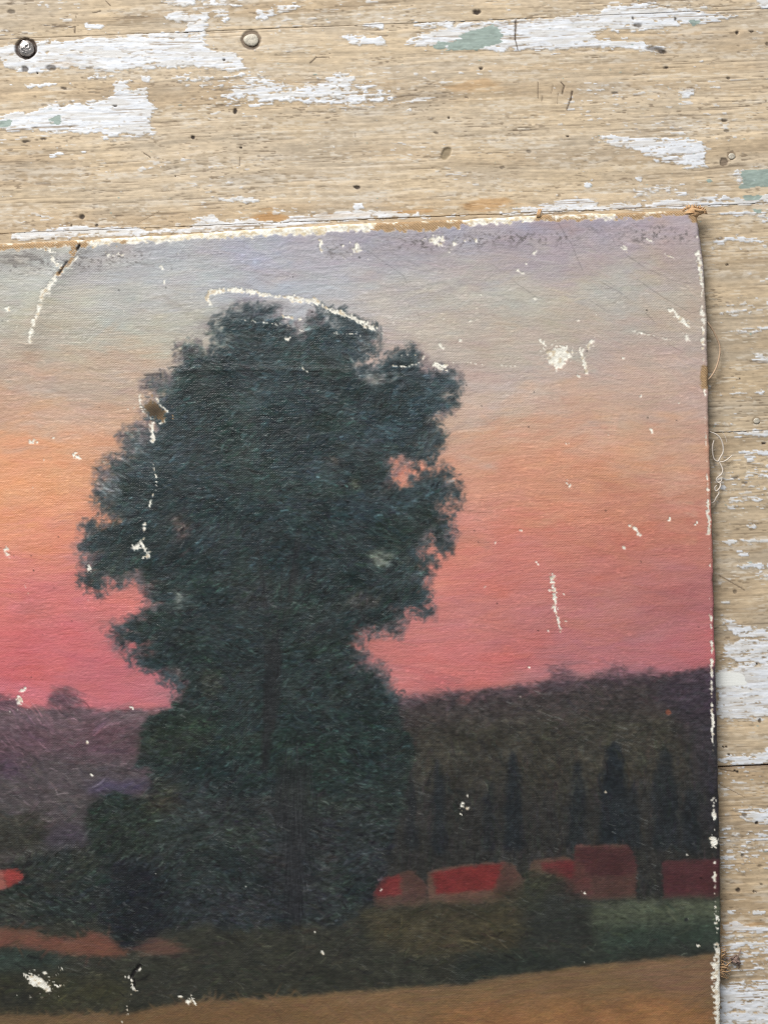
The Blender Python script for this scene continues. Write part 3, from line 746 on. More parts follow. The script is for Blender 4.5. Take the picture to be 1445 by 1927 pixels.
CROWN = [(400,600),(425,580),(450,565),(480,558),(505,566),(520,582),(548,602),(585,590),(620,578),(660,585),(695,605),(715,635),(712,655),(690,668),(688,690),(712,695),(730,672),(748,660),(766,652),(785,664),(795,690),(805,705),(815,692),(840,686),(856,705),(858,735),(854,765),(842,778),(828,792),(829,838),(815,858),(800,868),(775,868),(748,862),(735,872),(738,895),(758,905),(782,915),(790,890),(802,884),(816,906),(830,880),(846,884),(855,920),(858,945),(840,950),(830,962),(848,975),(852,1000),(846,1020),(836,1030),(815,1022),(800,1034),(800,1050),(822,1062),(800,1068),(785,1075),(795,1090),(803,1110),(805,1140),(812,1155),(790,1160),(765,1168),(750,1185),(730,1180),(700,1190),(680,1200),(688,1215),(690,1240),(712,1243),(722,1258),(728,1285),(745,1302),(738,1318),(748,1340),(752,1365),(772,1385),(772,1415),(760,1450),(600,1480),(400,1470),(255,1440),(272,1400),(268,1368),(285,1347),(322,1335),(322,1322),(330,1305),(320,1290),(300,1275),(280,1258),(250,1255),(245,1235),(225,1215),(208,1195),(210,1180),(250,1160),(275,1150),(292,1135),(280,1125),(270,1108),(266,1088),(242,1082),(225,1097),(205,1112),(190,1096),(168,1104),(155,1090),(165,1075),(152,1050),(150,1030),(158,1005),(164,985),(182,977),(214,970),(186,955),(172,940),(178,912),(198,905),(186,890),(190,868),(234,862),(223,840),(228,815),(256,808),(280,800),(264,772),(284,748),(272,730),(276,714),(292,704),(312,690),(332,678),(338,656),(366,648),(402,640),(414,626),(396,618)]
cc = np.array(CROWN, float); ce = cc.mean(0)
cc[:, 1] += 9 * sstep(760, 560, cc[:, 1]); cc[:, 0] += np.where(cc[:, 0] < 500, 6, -2) * (cc[:, 1] < 1320); CROWN = [tuple(p) for p in cc]
big = ce + (cc - ce) * np.array((1.035, 1.012))
keep = B.copy()
m_h = layer(big, (124,105,106), 5, 16, .50, None)
B[Y > 1325] = keep[Y > 1325]
crown = layer(CROWN, (44,57,61), 2, 8.5, .96, 1, .45, (38,47,45))
cw = blur(crown, 3)
js0, is0 = R_.win(*(cc.min(0) - 40), *(cc.max(0) + 40))
sx0, sy0 = X[js0, is0], Y[js0, is0]
bj, bi = np.nonzero((cw > .35) & (cw < .65) & (sy0 < 1300))
def disc(x, y, r, n=11):
    a0 = rng.uniform(0, 6.28)
    return [(x + r * rng.uniform(.65, 1.25) * math.cos(a0 + 6.283 * i / n), y + .85 * r * rng.uniform(.65, 1.25) * math.sin(a0 + 6.283 * i / n)) for i in range(n)]
for k_ in rng.choice(len(bj), 230):
    x, y = float(sx0[bj[k_], bi[k_]]), float(sy0[bj[k_], bi[k_]])
    x += (480 - x) * .012; y += (900 - y) * .012
    if rng.random() < .48:
        layer(disc(x + 3 * rng.normal(), y + 3 * rng.normal(), rng.uniform(5, 14)), (46, 58, 60), 1, 5, rng.uniform(.55, .95), 1, .4)
    else:
        P = disc(x + 4 * rng.normal(), y + 4 * rng.normal(), rng.uniform(4, 15))
        q_ = np.array(P); a_, b_ = R_.win(*(q_.min(0) - 3), *(q_.max(0) + 3))
        m = blur(inpoly(X[a_, b_] + WF[a_, b_] * 8, Y[a_, b_] + WF[a_, b_] * 8, P).astype(np.float32), 1)
        B[a_, b_] = lerp3(B[a_, b_], keep[a_, b_], m * .85); KIND[a_, b_][m > .5] = 0
for P in ([(800,1040),(825,1058),(822,1064),(790,1058)], [(848,690),(858,700),(860,730),(846,740)], [(835,1005),(850,1020),(836,1032),(822,1015)], [(160,985),(176,975),(186,1000),(165,1020)], [(150,1095),(190,1085),(205,1112),(170,1112)],
          [(205,1185),(230,1170),(240,1195),(222,1212)], [(330,652),(370,640),(380,665),(340,672)], [(180,905),(215,890),(225,930),(185,940)], [(222,815),(262,806),(268,838),(230,846)], [(770,650),(790,662),(788,690),(760,680)], [(735,1295),(750,1310),(745,1330),(722,1315)]):
    layer(P, (56, 66, 68), 2, 7, .75, 1, .4)
cn = fbm(X, Y, 70, 50, 236, 3); cn2 = fbm(X + 500, Y, 90, 60, 238, 3)
ck = (KIND == 1).astype(np.float32)
B = lerp3(B, np.array((30, 40, 40)) / 255 * np.ones((1, 1, 3)), ck * sstep(.52, .72, cn) * .65)
B = lerp3(B, np.array((66, 76, 82)) / 255 * np.ones((1, 1, 3)), ck * sstep(.50, .30, cn) * .55 * sstep(1300, 800, Y))
B = lerp3(B, np.array((48, 62, 46)) / 255 * np.ones((1, 1, 3)), ck * sstep(.52, .72, cn2) * .28)
# light chinks and hazy lobes inside the crown
for P, c, a in (([(690,668),(715,690),(730,720),(700,730),(676,705),(680,680)], (170,146,138), .8), ([(735,866),(768,868),(790,880),(785,905),(760,908),(738,892)], (204,120,104), .8),
   ([(320,965),(345,975),(362,1000),(345,1025),(330,1000)], (128,88,82), .7), ([(690,1040),(715,1030),(740,1045),(735,1068),(700,1070)], (150,140,125), .75), ([(328,1110),(345,1115),(342,1150),(330,1150)], (140,128,118), .8),
   ([(655,1120),(690,1110),(715,1130),(690,1150),(660,1142)], (104,84,78), .6), ([(610,862),(640,860),(640,874),(612,874)], (110,84,72), .7), ([(660,910),(676,906),(676,922)], (150,128,98), .7),
   ([(395,590),(430,580),(440,600),(400,612)], (160,140,130), .5), ([(545,600),(575,600),(585,615),(560,620)], (160,152,144), .6), ([(740,700),(780,690),(800,715),(770,730)], (72,70,74), .5),
   ([(800,1075),(770,1090),(745,1100),(780,1078)], (120,96,92), .5), ([(670,1220),(700,1222),(705,1240),(676,1238)], (110,70,68), .5), ([(300,1270),(340,1250),(345,1290),(318,1300)], (120,84,82), .55),
   ([(430,1100),(500,1090),(520,1140),(440,1150)], (58,50,54), .4), ([(380,1260),(420,1265),(410,1310),(370,1300)], (76,66,54), .55), ([(250,880),(300,870),(310,900),(262,910)], (70,72,76), .4),
   ([(185,890),(225,885),(232,925),(205,950),(176,930)], (122,108,110), .6), ([(225,815),(280,810),(285,850),(235,860)], (100,98,100), .45), ([(500,560),(470,556),(440,575),(460,600),(500,590)], (96,78,84), .55),
   ([(270,725),(300,705),(320,720),(300,745)], (84,82,84), .5), ([(810,790),(828,795),(828,838),(800,850),(795,820)], (106,98,100), .55), ([(830,880),(850,890),(858,940),(835,945)], (104,92,96), .5), ([(820,960),(850,980),(848,1015),(825,1010)], (98,88,92), .55)):
    layer(P, c, 3, 9, a, None, .2)
# green warmth at the left skirt
layer([(268,1365),(330,1340),(400,1340),(420,1400),(330,1440),(265,1420)], (50,54,40), 7, 12, .6, None, .3)
layer([(-30,1640),(4,1636),(12,1672),(-30,1676)], (150,88,78), 1, 2, .95, 4)
layer([(4,1636),(34,1634),(48,1650),(14,1672)], (146,58,53), 1, 2, .9, 4)
# trunk and boughs
for P, a in (([(498,1200),(530,1190),(524,1330),(505,1450),(488,1450),(495,1320)], .35), ([(520,1440),(590,1440),(578,1560),(572,1640),(568,1740),(540,1740),(538,1640),(516,1540)], .2),
             ([(560,990),(568,990),(560,1090),(540,1180),(530,1180),(548,1080)], .35), ([(480,1010),(488,1010),(500,1120),(510,1190),(500,1190)], .3)):
    layer(P, (40,35,40), 3, 4, a, 7, .2)

# deeper darks: leaves and woods are nearly black pigment
dm = np.isin(KIND, (1, 3, 5, 7)).astype(np.float32)
lum = B.mean(-1)
B = B * (1 - dm * (.17 * sstep(.36, .22, lum)))[..., None]
B = lerp3(B, B * np.array((.91, 1.01, 1.02), np.float32), ((KIND == 1) & (Y < 1500)).astype(np.float32))
# --- now lay it down as brush strokes
C = B * 1.0
# scumbled patches: the sky was worked wet over several sittings
mo = fbm(X, Y, 70, 38, 242, 3) - .5; mo2 = fbm(X + 900, Y, 60, 30, 246, 3) - .5
B += ((KIND == 0) * mo)[..., None] * np.array((.06, .10, .10), np.float32) + ((KIND == 0) * mo2)[..., None] * np.array((.05, -.02, -.09), np.float32)
C = B * 1.0
C *= 1 + .05 * (fbm(X, Y, 60, 8, 241, 3) - .5)[..., None]
Hh = np.zeros((R_.H, R_.W), np.float32)         # relief in units of 0.1 mm
def stroke(cx, cy, L, Wd, ang, col, a, rel, curve=0.0):
    ca, sa = math.cos(ang), math.sin(ang)
    rx = abs(ca) * L / 2 + abs(sa) * Wd / 2 + 2; ry = abs(sa) * L / 2 + abs(ca) * Wd / 2 + 2 + abs(curve)
    js, is_ = R_.win(cx - rx, cy - ry, cx + rx, cy + ry)
    dx = X[js, is_] - cx; dy = Y[js, is_] - cy
    if dx.size == 0: return
    s = (dx * ca + dy * sa) / (L / 2)
    t = (-dx * sa + dy * ca - curve * (s * s - .4)) / (Wd / 2)
    br = rng.random(9).astype(np.float32)
    ti = np.clip((t + 1) * 4, 0, 7.999); i0 = ti.astype(np.int32); f = ti - i0
    bri = br[i0] * (1 - f) + br[i0 + 1] * f
    m = np.clip((1 - np.abs(s) - .25 * (bri - .5)) * 3.0, 0, 1) * np.clip((1 - np.abs(t)) * 2.5, 0, 1)
    al = (a * m * (.45 + .55 * bri))[..., None]
    C[js, is_] = C[js, is_] * (1 - al) + col * al
    Hh[js, is_] = Hh[js, is_] * (1 - .55 * m) + rel * m * (bri * 2 - 1 + .6 * np.abs(t) * m)

FLOW = (fbm(X, Y, 120, 80, 235, 2) - .5) * 3.4
def paint(kinds, n, Lr, Wr, angf, a, rel, jit, hue=.02, curve=0, box=(-60, 430, 1360, 1960), flow=0.0, shift=0.0, pos=1.0):
    xs = rng.uniform(box[0], box[2], n); ys = rng.uniform(box[1], box[3], n)
    ii = np.clip(((xs - R_.x0) / R_.d).astype(int), 0, R_.W - 1); jj = np.clip(((ys - R_.y0) / R_.d).astype(int), 0, R_.H - 1)
    kk = KIND[jj, ii]
    if shift:
        i2 = np.clip((ii + rng.normal(size=n) * shift * 1.5 / R_.d).astype(int), 0, R_.W - 1); j2 = np.clip((jj + rng.normal(size=n) * shift / R_.d).astype(int), 0, R_.H - 1)
        bad = KIND[j2, i2] != kk
        i2 = np.where(bad, ii, i2); j2 = np.where(bad, jj, j2)
        cols = B[j2, i2]
    else: cols = B[jj, ii]
    fl_ = FLOW[jj, ii] * flow
    ok = np.isin(kk, kinds)
    for x, y, c, fa in zip(xs[ok], ys[ok], cols[ok], fl_[ok]):
        g_ = rng.normal() * jit
        c = c * (1 + (g_ if g_ < 0 else g_ * pos)) + hue * rng.normal(size=3)  # lighter strokes boosted by pos also stand in for glints on the relief
        stroke(x, y, rng.uniform(*Lr), rng.uniform(*Wr), angf(x, y) + fa, c.astype(np.float32), a, rel * rng.uniform(.5, 1.3), curve * rng.normal())
N_ = rng.normal
paint([0], 5200, (40, 110), (14, 30), lambda x, y: -.04 + .35 * N_(), .42, .25, .032, .009, 4, shift=40)
paint([0], 5000, (40, 100), (7, 14), lambda x, y: -.04 + .16 * N_(), .38, .40, .026, .007, 3, flow=.12, shift=16)
paint([0], 9000, (22, 70), (2.4, 4.5), lambda x, y: -.04 + .12 * N_() + (0.5 if x > 1100 and y < 700 else 0), .40, .55, .045, .008, 2, flow=.25, shift=10)
paint([2], 7000, (24, 60), (6, 12), lambda x, y: -.05 + (.2 if y < 1420 else .4) * N_(), .50, .5, .10, .012, 5, flow=.5, shift=10)
paint([2], 12000, (14, 44), (2.2, 4), lambda x, y: -.05 + (.15 if y < 1420 else .35) * N_(), .6, .8, .26, .010, 5, flow=.7, pos=1.5)
paint([3], 9000, (18, 44), (5, 10), lambda x, y: (1.45 + .35 * N_()) if (x > 740 and y > 1400) else (.7 * N_()), .5, .5, .13, .012, 3, shift=8)
paint([3], 17000, (12, 34), (2.2, 3.8), lambda x, y: (1.45 + .3 * N_()) if (x > 740 and y > 1400) else (.5 * N_()), .55, .7, .26, .010, 3, flow=.3, pos=1.15)
paint([1], 16000, (16, 40), (6, 12), lambda x, y: -.12 + .5 * N_(), .60, .5, .20, .014, 3, flow=.4, shift=14)
paint([1], 38000, (8, 22), (2.6, 5), lambda x, y: -.15 + .35 * N_(), .68, .9, .40, .012, 2, flow=.6, pos=1.6)
paint([7], 3600, (20, 50), (2.4, 5), lambda x, y: 1.5 + .35 * N_(), .5, 1.0, .28, .008, 1)
paint([5], 7000, (16, 44), (5, 9), lambda x, y: -.05 + .4 * N_(), .5, .5, .12, .012, 2, flow=.3, shift=12)
paint([5], 12000, (10, 30), (2.2, 3.6), lambda x, y: -.05 + .4 * N_(), .6, .8, .30, .010, 2, flow=.5, pos=1.6)
paint([6], 6000, (30, 80), (4, 9), lambda x, y: -.07 + (.12 if y < 1880 and x > 250 else .5) * N_(), .45, .5, .08, .012, 2, (-60, 1730, 1360, 1990), shift=10)
paint([6], 6000, (20, 60), (2.2, 4), lambda x, y: -.07 + (.08 if y < 1880 and x > 250 else .5) * N_(), .45, .6, .075, .010, 2, (-60, 1730, 1360, 1990))

paint([4], 26000, (7, 18), (2.6, 5), lambda x, y: -.05 + .4 * N_(), .5, .5, .09, .008, 1, (-20, 1580, 1360, 1720))
for _ in range(170):      # combed bark and the boughs running up into the crown
    u = np.clip(rng.normal() * .6, -1.3, 1.3); y = rng.uniform(1410, 1730)
    x = 552 + u * (42 - 14 * sstep(1440, 1640, y)) - .02 * (y - 1600)
    dark_ = rng.random() < .68
    stroke(x, y, rng.uniform(40, 110), rng.uniform(1.8, 3.0), 1.57 + .10 * u * -1 + .04 * N_(), (np.array((22, 22, 25)) if dark_ else np.array((74, 74, 78))).astype(np.float32) / 255, .40 if dark_ else .26, -1.2 if dark_ else 1.0, 2 * N_())
for x_, ya, yb, dx in ((512,1195,1440,-14),(526,1200,1330,-4),(500,1230,1450,-4),(560,1000,1190,-28),(486,1010,1190,22),(530,1080,1200,-6),(600,1060,1180,-50)):
    for _ in range(16):
        t_ = rng.random(); y = ya + (yb - ya) * t_
        stroke(x_ + dx * t_ + 3 * N_(), y, rng.uniform(30, 60), rng.uniform(1.8, 3.4), 1.57 - math.atan2(dx, yb - ya) + .06 * N_(), np.array((26, 25, 28), np.float32) / 255, .34, -.8, 1 * N_())
# hazy half-dry dabs breaking the crown's outline, and sky strokes cut back into it
cb = blur((np.isin(KIND, (1, 7)) & (Y < 1330)).astype(np.float32), 6)
hzn = fbm(X, Y, 55, 45, 244, 2) + .10 * sstep(420, 200, X)
jj, ii = np.nonzero((cb > .10) & (cb < .90) & (Y < 1312) & (X > 100) & (X < 900))
for n_, (cnt, lr, wr) in enumerate(((1300, (12, 26), (9, 16)), (2400, (8, 18), (4, 7)))):
    pick = rng.choice(len(jj), cnt)
    for a_, b_ in zip(jj[pick], ii[pick]):
        x, y = X[a_, b_], Y[a_, b_]
        r_ = rng.random(); hz_ = hzn[a_, b_]
        if r_ < .5 and hz_ > .54: col, al = np.array((108, 96, 99)) / 255 * rng.uniform(.75, 1.2), .34
        elif r_ < .62: col, al = np.array((44, 56, 60)) / 255 * rng.uniform(.8, 1.35), .55 if cb[a_, b_] > .3 or n_ else .25
        elif r_ < .9 and cb[a_, b_] < .55: col, al = keep[a_, b_] * rng.uniform(.93, 1.05), .5
        else: continue
        stroke(x + 2 * N_(), y + 2 * N_(), rng.uniform(*lr), rng.uniform(*wr), -.5 + .9 * N_(), col.astype(np.float32), al, .6, 1.5 * N_())
# weave printing through the paint + fine broken colour
wv = np.sin((X + 4 * WX) * 2 * np.pi / 5.0) * np.sin((Y + .04 * X + 4 * WY) * 2 * np.pi / 4.7)
wmask = (.2 + .8 * sstep(430, 850, X)) * sstep(.35, .65, fbm(X, Y, 160, 90, 251, 2))
sky = (KIND == 0).astype(np.float32)
Hh += wv * .75 * wmask
C *= (1 + (.030 * wv * wmask)[..., None])
hz = sstep(.68, .80, fbm(X, Y, 11, 2.2, 255, 2)) * sstep(.45, .6, fbm(X, Y, 120, 60, 259, 2))
C = lerp3(C, np.clip(C * 1.22 + .02, 0, 1), hz * .42 * (.3 + .7 * sky))
Hh += hz * .3
# dragged bristle ridges
rid = fbm(X + 30 * WX, Y + .05 * X + 22 * WY, 70, 3.2, 263, 2) - .5
Hh += rid * (.9 + .3 * (1 - sky))
dk = np.choose(KIND, [0, 1, .7, 1, .18, .7, .12, .8]).astype(np.float32)
lf = fbm(X, Y, 9, 4.5, 267, 3) - .5
Hh += lf * dk * .6
C *= (1 + dk * lf * .8)[..., None]
# grey varnish sheen over the darks, put into the colour
sheen = sstep(.50, .72, fbm(X, Y, 7, 3.2, 271, 3)) * dk
C = lerp3(C, np.array((92, 100, 104)) / 255 * np.ones((1, 1, 3)), sheen * .16 * (1 - .6 * sstep(1650, 1850, Y)))
# tiny highlights on brush ridges in the darks, put into the colour
sc = sstep(.76, .84, fbm(X * .93 + Y * .35, Y * .93 - X * .35, 20, 2.0, 275, 2)) * dk * sstep(.42, .6, fbm(X, Y, 80, 80, 279, 2))
C = lerp3(C, np.array((120, 122, 118)) / 255 * np.ones((1, 1, 3)), sc * .5)
Hh += sc * .8
Hh *= (1 + .4 * sky)
GL = np.where(KIND == 0, .52, .40).astype(np.float32) + (fbm(X, Y, 40, 30, 283, 2) - .5) * .36

# --- grime along the top
et = Y - Tedge(X)
gr = sstep(.56, .68, fbm(X, Y, 5.5, 4, 287, 3)) * np.exp(-((et - 46 - 14 * (fbm(X, Y, 200, 50, 289, 1) - .5)) / 17) ** 2) * sstep(.35, .6, fbm(X, Y, 110, 60, 291, 2))
gr = np.maximum(gr, sstep(.45, .62, fbm(X, Y, 14, 6, 293, 3)) * np.exp(-((X - 40) / 50) ** 2 - ((Y - 485) / 16) ** 2))
C = lerp3(C, np.array((82, 76, 74)) / 255 * np.ones((1, 1, 3)), gr * .66)
# --- thin cracks, plus painted shade below the crease across the crown
CR = [((925,498),(960,525),(1010,560)),((1130,530),(1165,550),(1205,580),(1230,605)),((1100,560),(1150,590),(1210,625),(1280,660)),((1175,478),(1215,505),(1260,525),(1300,535)),((1190,520),(1240,555),(1300,590)),
      ((272,705),(330,703),(450,698),(640,700)),((1050,420),(1075,460),(1100,520)),((690,470),(760,520),(790,600))]
def polydist(P, js, is_, jit=1.5):
    d = np.full(X[js, is_].shape, 1e6, np.float32)
    xx = X[js, is_] + WX[js, is_] * jit * 3 + WF[js, is_] * jit; yy = Y[js, is_] + WY[js, is_] * jit * 3 + WF[js, is_] * jit
    for a, b in zip(P[:-1], P[1:]): d = np.minimum(d, seg_dist(xx, yy, (a[0], a[1], b[0], b[1])))
    return d
for n, P in enumerate(CR):
    q_ = np.array(P); js, is_ = R_.win(*(q_.min(0) - 10), *(q_.max(0) + 10))
    dd = polydist(P, js, is_, .7); w = 2.6 if n == 5 else 1.2
    k = sstep(w, w * .3, dd) * (.28 if n != 5 else .7) * sstep(.3, .5, fbm(X[js, is_], Y[js, is_], 30, 30, 295, 2))
    C[js, is_] *= (1 - .55 * k)[..., None]; Hh[js, is_] -= k * .8

# --- losses: chalky ground showing through
CREAM = np.array((236, 231, 217)) / 255
BARE = np.array((186, 152, 112)) / 255
LOSS = np.zeros_like(Hh); BAREM = np.zeros_like(Hh)
grain = .62 * fbm(X, Y, 3.4, 3.2, 299, 2) + .38 * fbm(X, Y, 8, 7, 297, 2)
def chip(P, wd, dens=1.0, M=None):
    M = LOSS if M is None else M
    q_ = np.array(P, float); js, is_ = R_.win(*(q_.min(0) - 14), *(q_.max(0) + 14))
    dd = polydist(P, js, is_, 1.6)
    k = .72 - dd / (wd * 1.35) + (grain[js, is_] - .5) * 3.0 - (1 - dens) * 1.05
    M[js, is_] = np.maximum(M[js, is_], sstep(.02, .22, k))
def blob(P, M=None, warp=7, dens=1.0):
    M = LOSS if M is None else M
    q_ = np.array(P, float); js, is_ = R_.win(*(q_.min(0) - 14), *(q_.max(0) + 14))
    m = inpoly(X[js, is_] + WF[js, is_] * warp * 2 + WX[js, is_] * warp, Y[js, is_] + WF[js, is_] * warp * 2 + WY[js, is_] * warp, P).astype(np.float32)
    m = blur(m, 2) + (grain[js, is_] - .5) * 2.0 - (1 - dens) * .5
    M[js, is_] = np.maximum(M[js, is_], sstep(.42, .56, m))

chip([(398,572),(388,560),(394,550),(430,546),(470,549),(510,555)], 4.2, 1.06); chip([(395,570),(414,571)], 3, .6); chip([(500,553),(520,557)], 2, .4)
chip([(510,555),(548,561)], 2.6, .8); chip([(548,561),(575,565),(597,569)], 4.4, 1.05); chip([(597,569),(612,579),(632,585),(655,593)], 4.2, 1.0); chip([(655,593),(690,612),(706,620)], 4.2, 1.0); chip([(700,618),(735,632),(790,650)], 1.6, .35)
chip([(460,602),(500,608),(540,612),(575,622)], 3, .35); chip([(535,596),(565,599)], 3.4, .75); chip([(540,637)]*2, 4.5); chip([(600,625),(680,630)], 2, .2); chip([(670,628),(676,632)], 2.4, .8)
chip([(738,688),(765,690),(790,682),(800,670)], 2.6, .5); chip([(740,668),(800,668)], 1.8, .2); chip([(830,652)]*2, 4)
chip([(820,690),(838,692)], 6, .9); chip([(846,682),(895,684)], 2.2, .45); chip([(905,684),(1000,690)], 1.8, .15); chip([(865,640)]*2, 3)
chip([(105,520),(95,540),(80,553),(73,590),(62,610),(57,643)], 3.4, 1.12); chip([(78,548),(90,552)], 4, 1)
chip([(148,462),(140,480),(128,498),(110,516)], 3.4, 1.0, BAREM); chip([(152,460),(140,470)], 9, .9, BAREM); chip([(160,468),(124,508),(106,524)], 2.2, .8)
chip([(90,465),(100,490),(110,500)], 9, .55); chip([(50,466),(110,462)], 6, .6); chip([(100,505),(140,505)], 3, .4); chip([(200,478),(232,480)], 6, .45); chip([(14,582)]*2, 4.5, 1)
blob([(270,762),(292,758),(312,776),(310,790),(296,788),(282,780)], BAREM); chip([(262,745),(266,765),(242,770)], 4, .5); chip([(296,745),(300,760),(316,775)], 4, .5); chip([(265,770),(300,796),(310,792)], 4, .6)
chip([(286,796),(287,812),(288,830)], 5, .85); chip([(288,872),(294,892),(296,915),(284,945),(280,965)], 3.0, .42); chip([(272,985),(272,1012)], 3.6, .75); chip([(265,1020),(274,1032),(282,1047)], 4, .9); chip([(254,1031),(264,1027)], 4.5, .9); chip([(262,1048),(282,1048)], 2.6, .7)
blob([(1030,668),(1040,655),(1058,650),(1074,656),(1072,678),(1058,695),(1044,690),(1030,678)], dens=.95); chip([(1093,650),(1096,672),(1104,700)], 3.6, .95); chip([(1114,640),(1106,652)], 5, .9); chip([(1016,640),(1024,647)], 3.6, 1); chip([(1088,708)]*2, 3); chip([(1172,674)]*2, 4)
chip([(1262,584),(1278,598),(1294,613)], 4.2, .95); chip([(1288,632),(1294,640)], 6, .4); chip([(1190,622),(1205,626)], 3, .8); chip([(1210,628),(1270,642)], 1.9, .5); chip([(1172,467),(1178,471)], 4.2, 1); chip([(1218,450),(1224,454)], 2.6, 1); chip([(1250,478),(1270,486)], 1.8, .5)
chip([(1000,480),(1006,476)], 4.2, .9); chip([(974,508),(984,515)], 6, .45); chip([(990,496)]*2, 2.6); chip([(1005,562),(1014,560)], 2.4, .8); chip([(1087,603)]*2, 3); chip([(904,554)]*2, 2.8)
blob([(810,452),(820,440),(836,446),(834,458),(818,464),(808,462)]); blob([(868,450),(876,446),(880,456),(873,458)]); chip([(855,459)]*2, 3); chip([(603,455),(603,470)], 4.4, .8); blob([(660,466),(672,458),(678,464),(668,472)]); chip([(895,456)]*2, 3); chip([(645,464)]*2, 2.6)
chip([(1067,908),(1071,913)], 4.2, .9); chip([(1186,990),(1196,996),(1203,1008)], 3.2, .9); chip([(1258,977)]*2, 3.2); chip([(1225,808),(1226,813)], 5, .7); chip([(1066,835)]*2, 4); chip([(1310,985)]*2, 6, .45)
chip([(1038,1085),(1040,1105),(1036,1112)], 5, .7); chip([(1042,1110),(1045,1145)], 4.2, .85); chip([(1045,1145),(1049,1165),(1054,1190)], 3.4, .65); chip([(1060,1118),(1066,1122)], 3, .6); chip([(1008,1057),(1014,1064)], 2.4, .6)
chip([(58,832),(68,829)], 4, .9); chip([(140,855),(148,860)], 4.4, .9); chip([(102,822)]*2, 2.6); chip([(11,1034),(16,1043)], 4.6, .95); chip([(168,1065),(169,1074)], 3.2, .9); chip([(46,1096),(56,1120)], 2, .4)
blob([(30,1328),(36,1308),(42,1310),(42,1326)]); chip([(40,1302),(48,1294)], 3, .9); chip([(240,1328),(250,1333)], 2.6, .6); chip([(163,1398)]*2, 2.6); chip([(170,1458),(172,1458)], 2.2, .8)
blob([(48,1838),(64,1834),(80,1842),(94,1852),(104,1864),(90,1864),(74,1858),(58,1852)]); chip([(100,1852),(124,1858)], 5, .4); chip([(86,1830)]*2, 4, .9)
chip([(266,1818),(260,1822)], 3.2, .9); chip([(238,1838),(250,1842)], 3.4, .6); chip([(248,1838),(252,1855),(258,1864)], 3.4, .7); chip([(250,1870),(242,1895),(236,1912),(230,1932)], 3.4, .4); chip([(236,1905),(246,1906)], 4, .6)
chip([(354,1886),(362,1882),(366,1888)], 4, .9); chip([(361,1875),(362,1880)], 3, .9); chip([(335,1876),(350,1878)], 2.2, .5); chip([(870,1512),(866,1530)], 4, .7); chip([(879,1497)]*2, 3, .9); chip([(880,1520)]*2, 2.4); chip([(606,1793)]*2, 3); chip([(717,1675)]*2, 2.8)
chip([(1096,1680),(1100,1684)], 3, .6); chip([(1290,1608)]*2, 2.6); chip([(1313,1780)]*2, 2.6); chip([(1288,1727),(1294,1733)], 6, .25); chip([(570,693),(574,697)], 3.6, .8); chip([(1140,1490)]*2, 2.6)
# random pin-prick losses
for _ in range(80):
    x, y = rng.uniform(0, 1340), rng.uniform(470, 1900)
    if KIND[int((y - 380) / 1.6), int((x + 330) / 1.6)] != 0 and rng.random() < .88: continue
    chip([(x, y), (x + rng.normal() * 2, y + rng.normal() * 2)], rng.uniform(1.0, 1.9), rng.uniform(.7, 1))
# edge wear: cream along the top, bare weave patches, cream chips down the right edge
inner = np.interp(X[0], [-330, 0, 100, 150, 250, 420, 520, 650, 720, 800, 880, 1000, 1100, 1200, 1290, 1345], [22, 13, 13, 14, 12, 14, 16, 16, 16, 19, 14, 12, 12, 12, 10, 12])[None, :]
ed_n = (fbm(X, Y, 9, 7, 303, 3) - .5)
topm = sstep(1.5, -1.5, et - inner - ed_n * 16)
bare_x = np.interp(X[0], [-330, 0, 60, 165, 185, 215, 235, 245, 690, 715, 870, 890, 1000, 1015, 1100, 1108, 1150, 1160, 1340], [.85, .85, .9, .9, .3, .6, .7, .05, .05, .9, .9, .2, .2, .75, .8, .35, .3, .9, 1.0])[None, :]
bm = topm * sstep(.40, .66, bare_x * .9 + (grain - .5) * .9 + (fbm(X, Y, 22, 9, 307, 3) - .5) * .9 + np.clip((et - 10) / 60, -.5, .12))
LOSS = np.maximum(LOSS, topm)
BAREM = np.maximum(BAREM, bm * .95)
er_ = Redge(Y) - X
rw = .68 * np.interp(Y[:, 0], [380, 430, 470, 520, 600, 690, 720, 740, 800, 900, 1020, 1100, 1220, 1300, 1420, 1500, 1590, 1640, 1700, 1790, 1800, 1820, 1860, 1930, 2300], [22, 18, 13, 7, 9, 7, 6, 4, 3, 4, 8, 7, 7, 6, 4, 7, 12, 11, 9, 10, 15, 17, 13, 10, 9])[:, None]
off = np.interp(Y[:, 0], [380, 480, 700, 1000, 1200, 1300, 1700, 1800, 2300], [0, 6, 8, 6, 5, 9, 9, 3, 4])[:, None]
gate = .55 * (sstep(.40, .62, fbm(Y, Y * 0, 34, 1, 313, 3)) - .6) * (1 - sstep(1785, 1805, Y))
rm = sstep(.45, .58, gate + 1 - np.abs(er_ - off - rw * .35) / (rw * .95) * .62 + (fbm(X, Y, 5, 5, 311, 2) - .5) * 1.5 - .42 + .48 * sstep(1795, 1815, Y))
LOSS = np.maximum(LOSS, rm)
rb = sstep(.5, .6, np.exp(-((Y - 712) / 28) ** 2) + np.exp(-((Y - 398) / 22) ** 2) * 1.1 + (fbm(X, Y, 10, 8, 315, 3) - .5) * .6) * sstep(18, 12, er_ + ed_n * 10)
BAREM = np.maximum(BAREM, rb)
rim_d = sstep(3.5, -1, er_) * (1 - rm)                     # paint runs dark over the turned edge
C *= (1 - .22 * rim_d)[..., None]

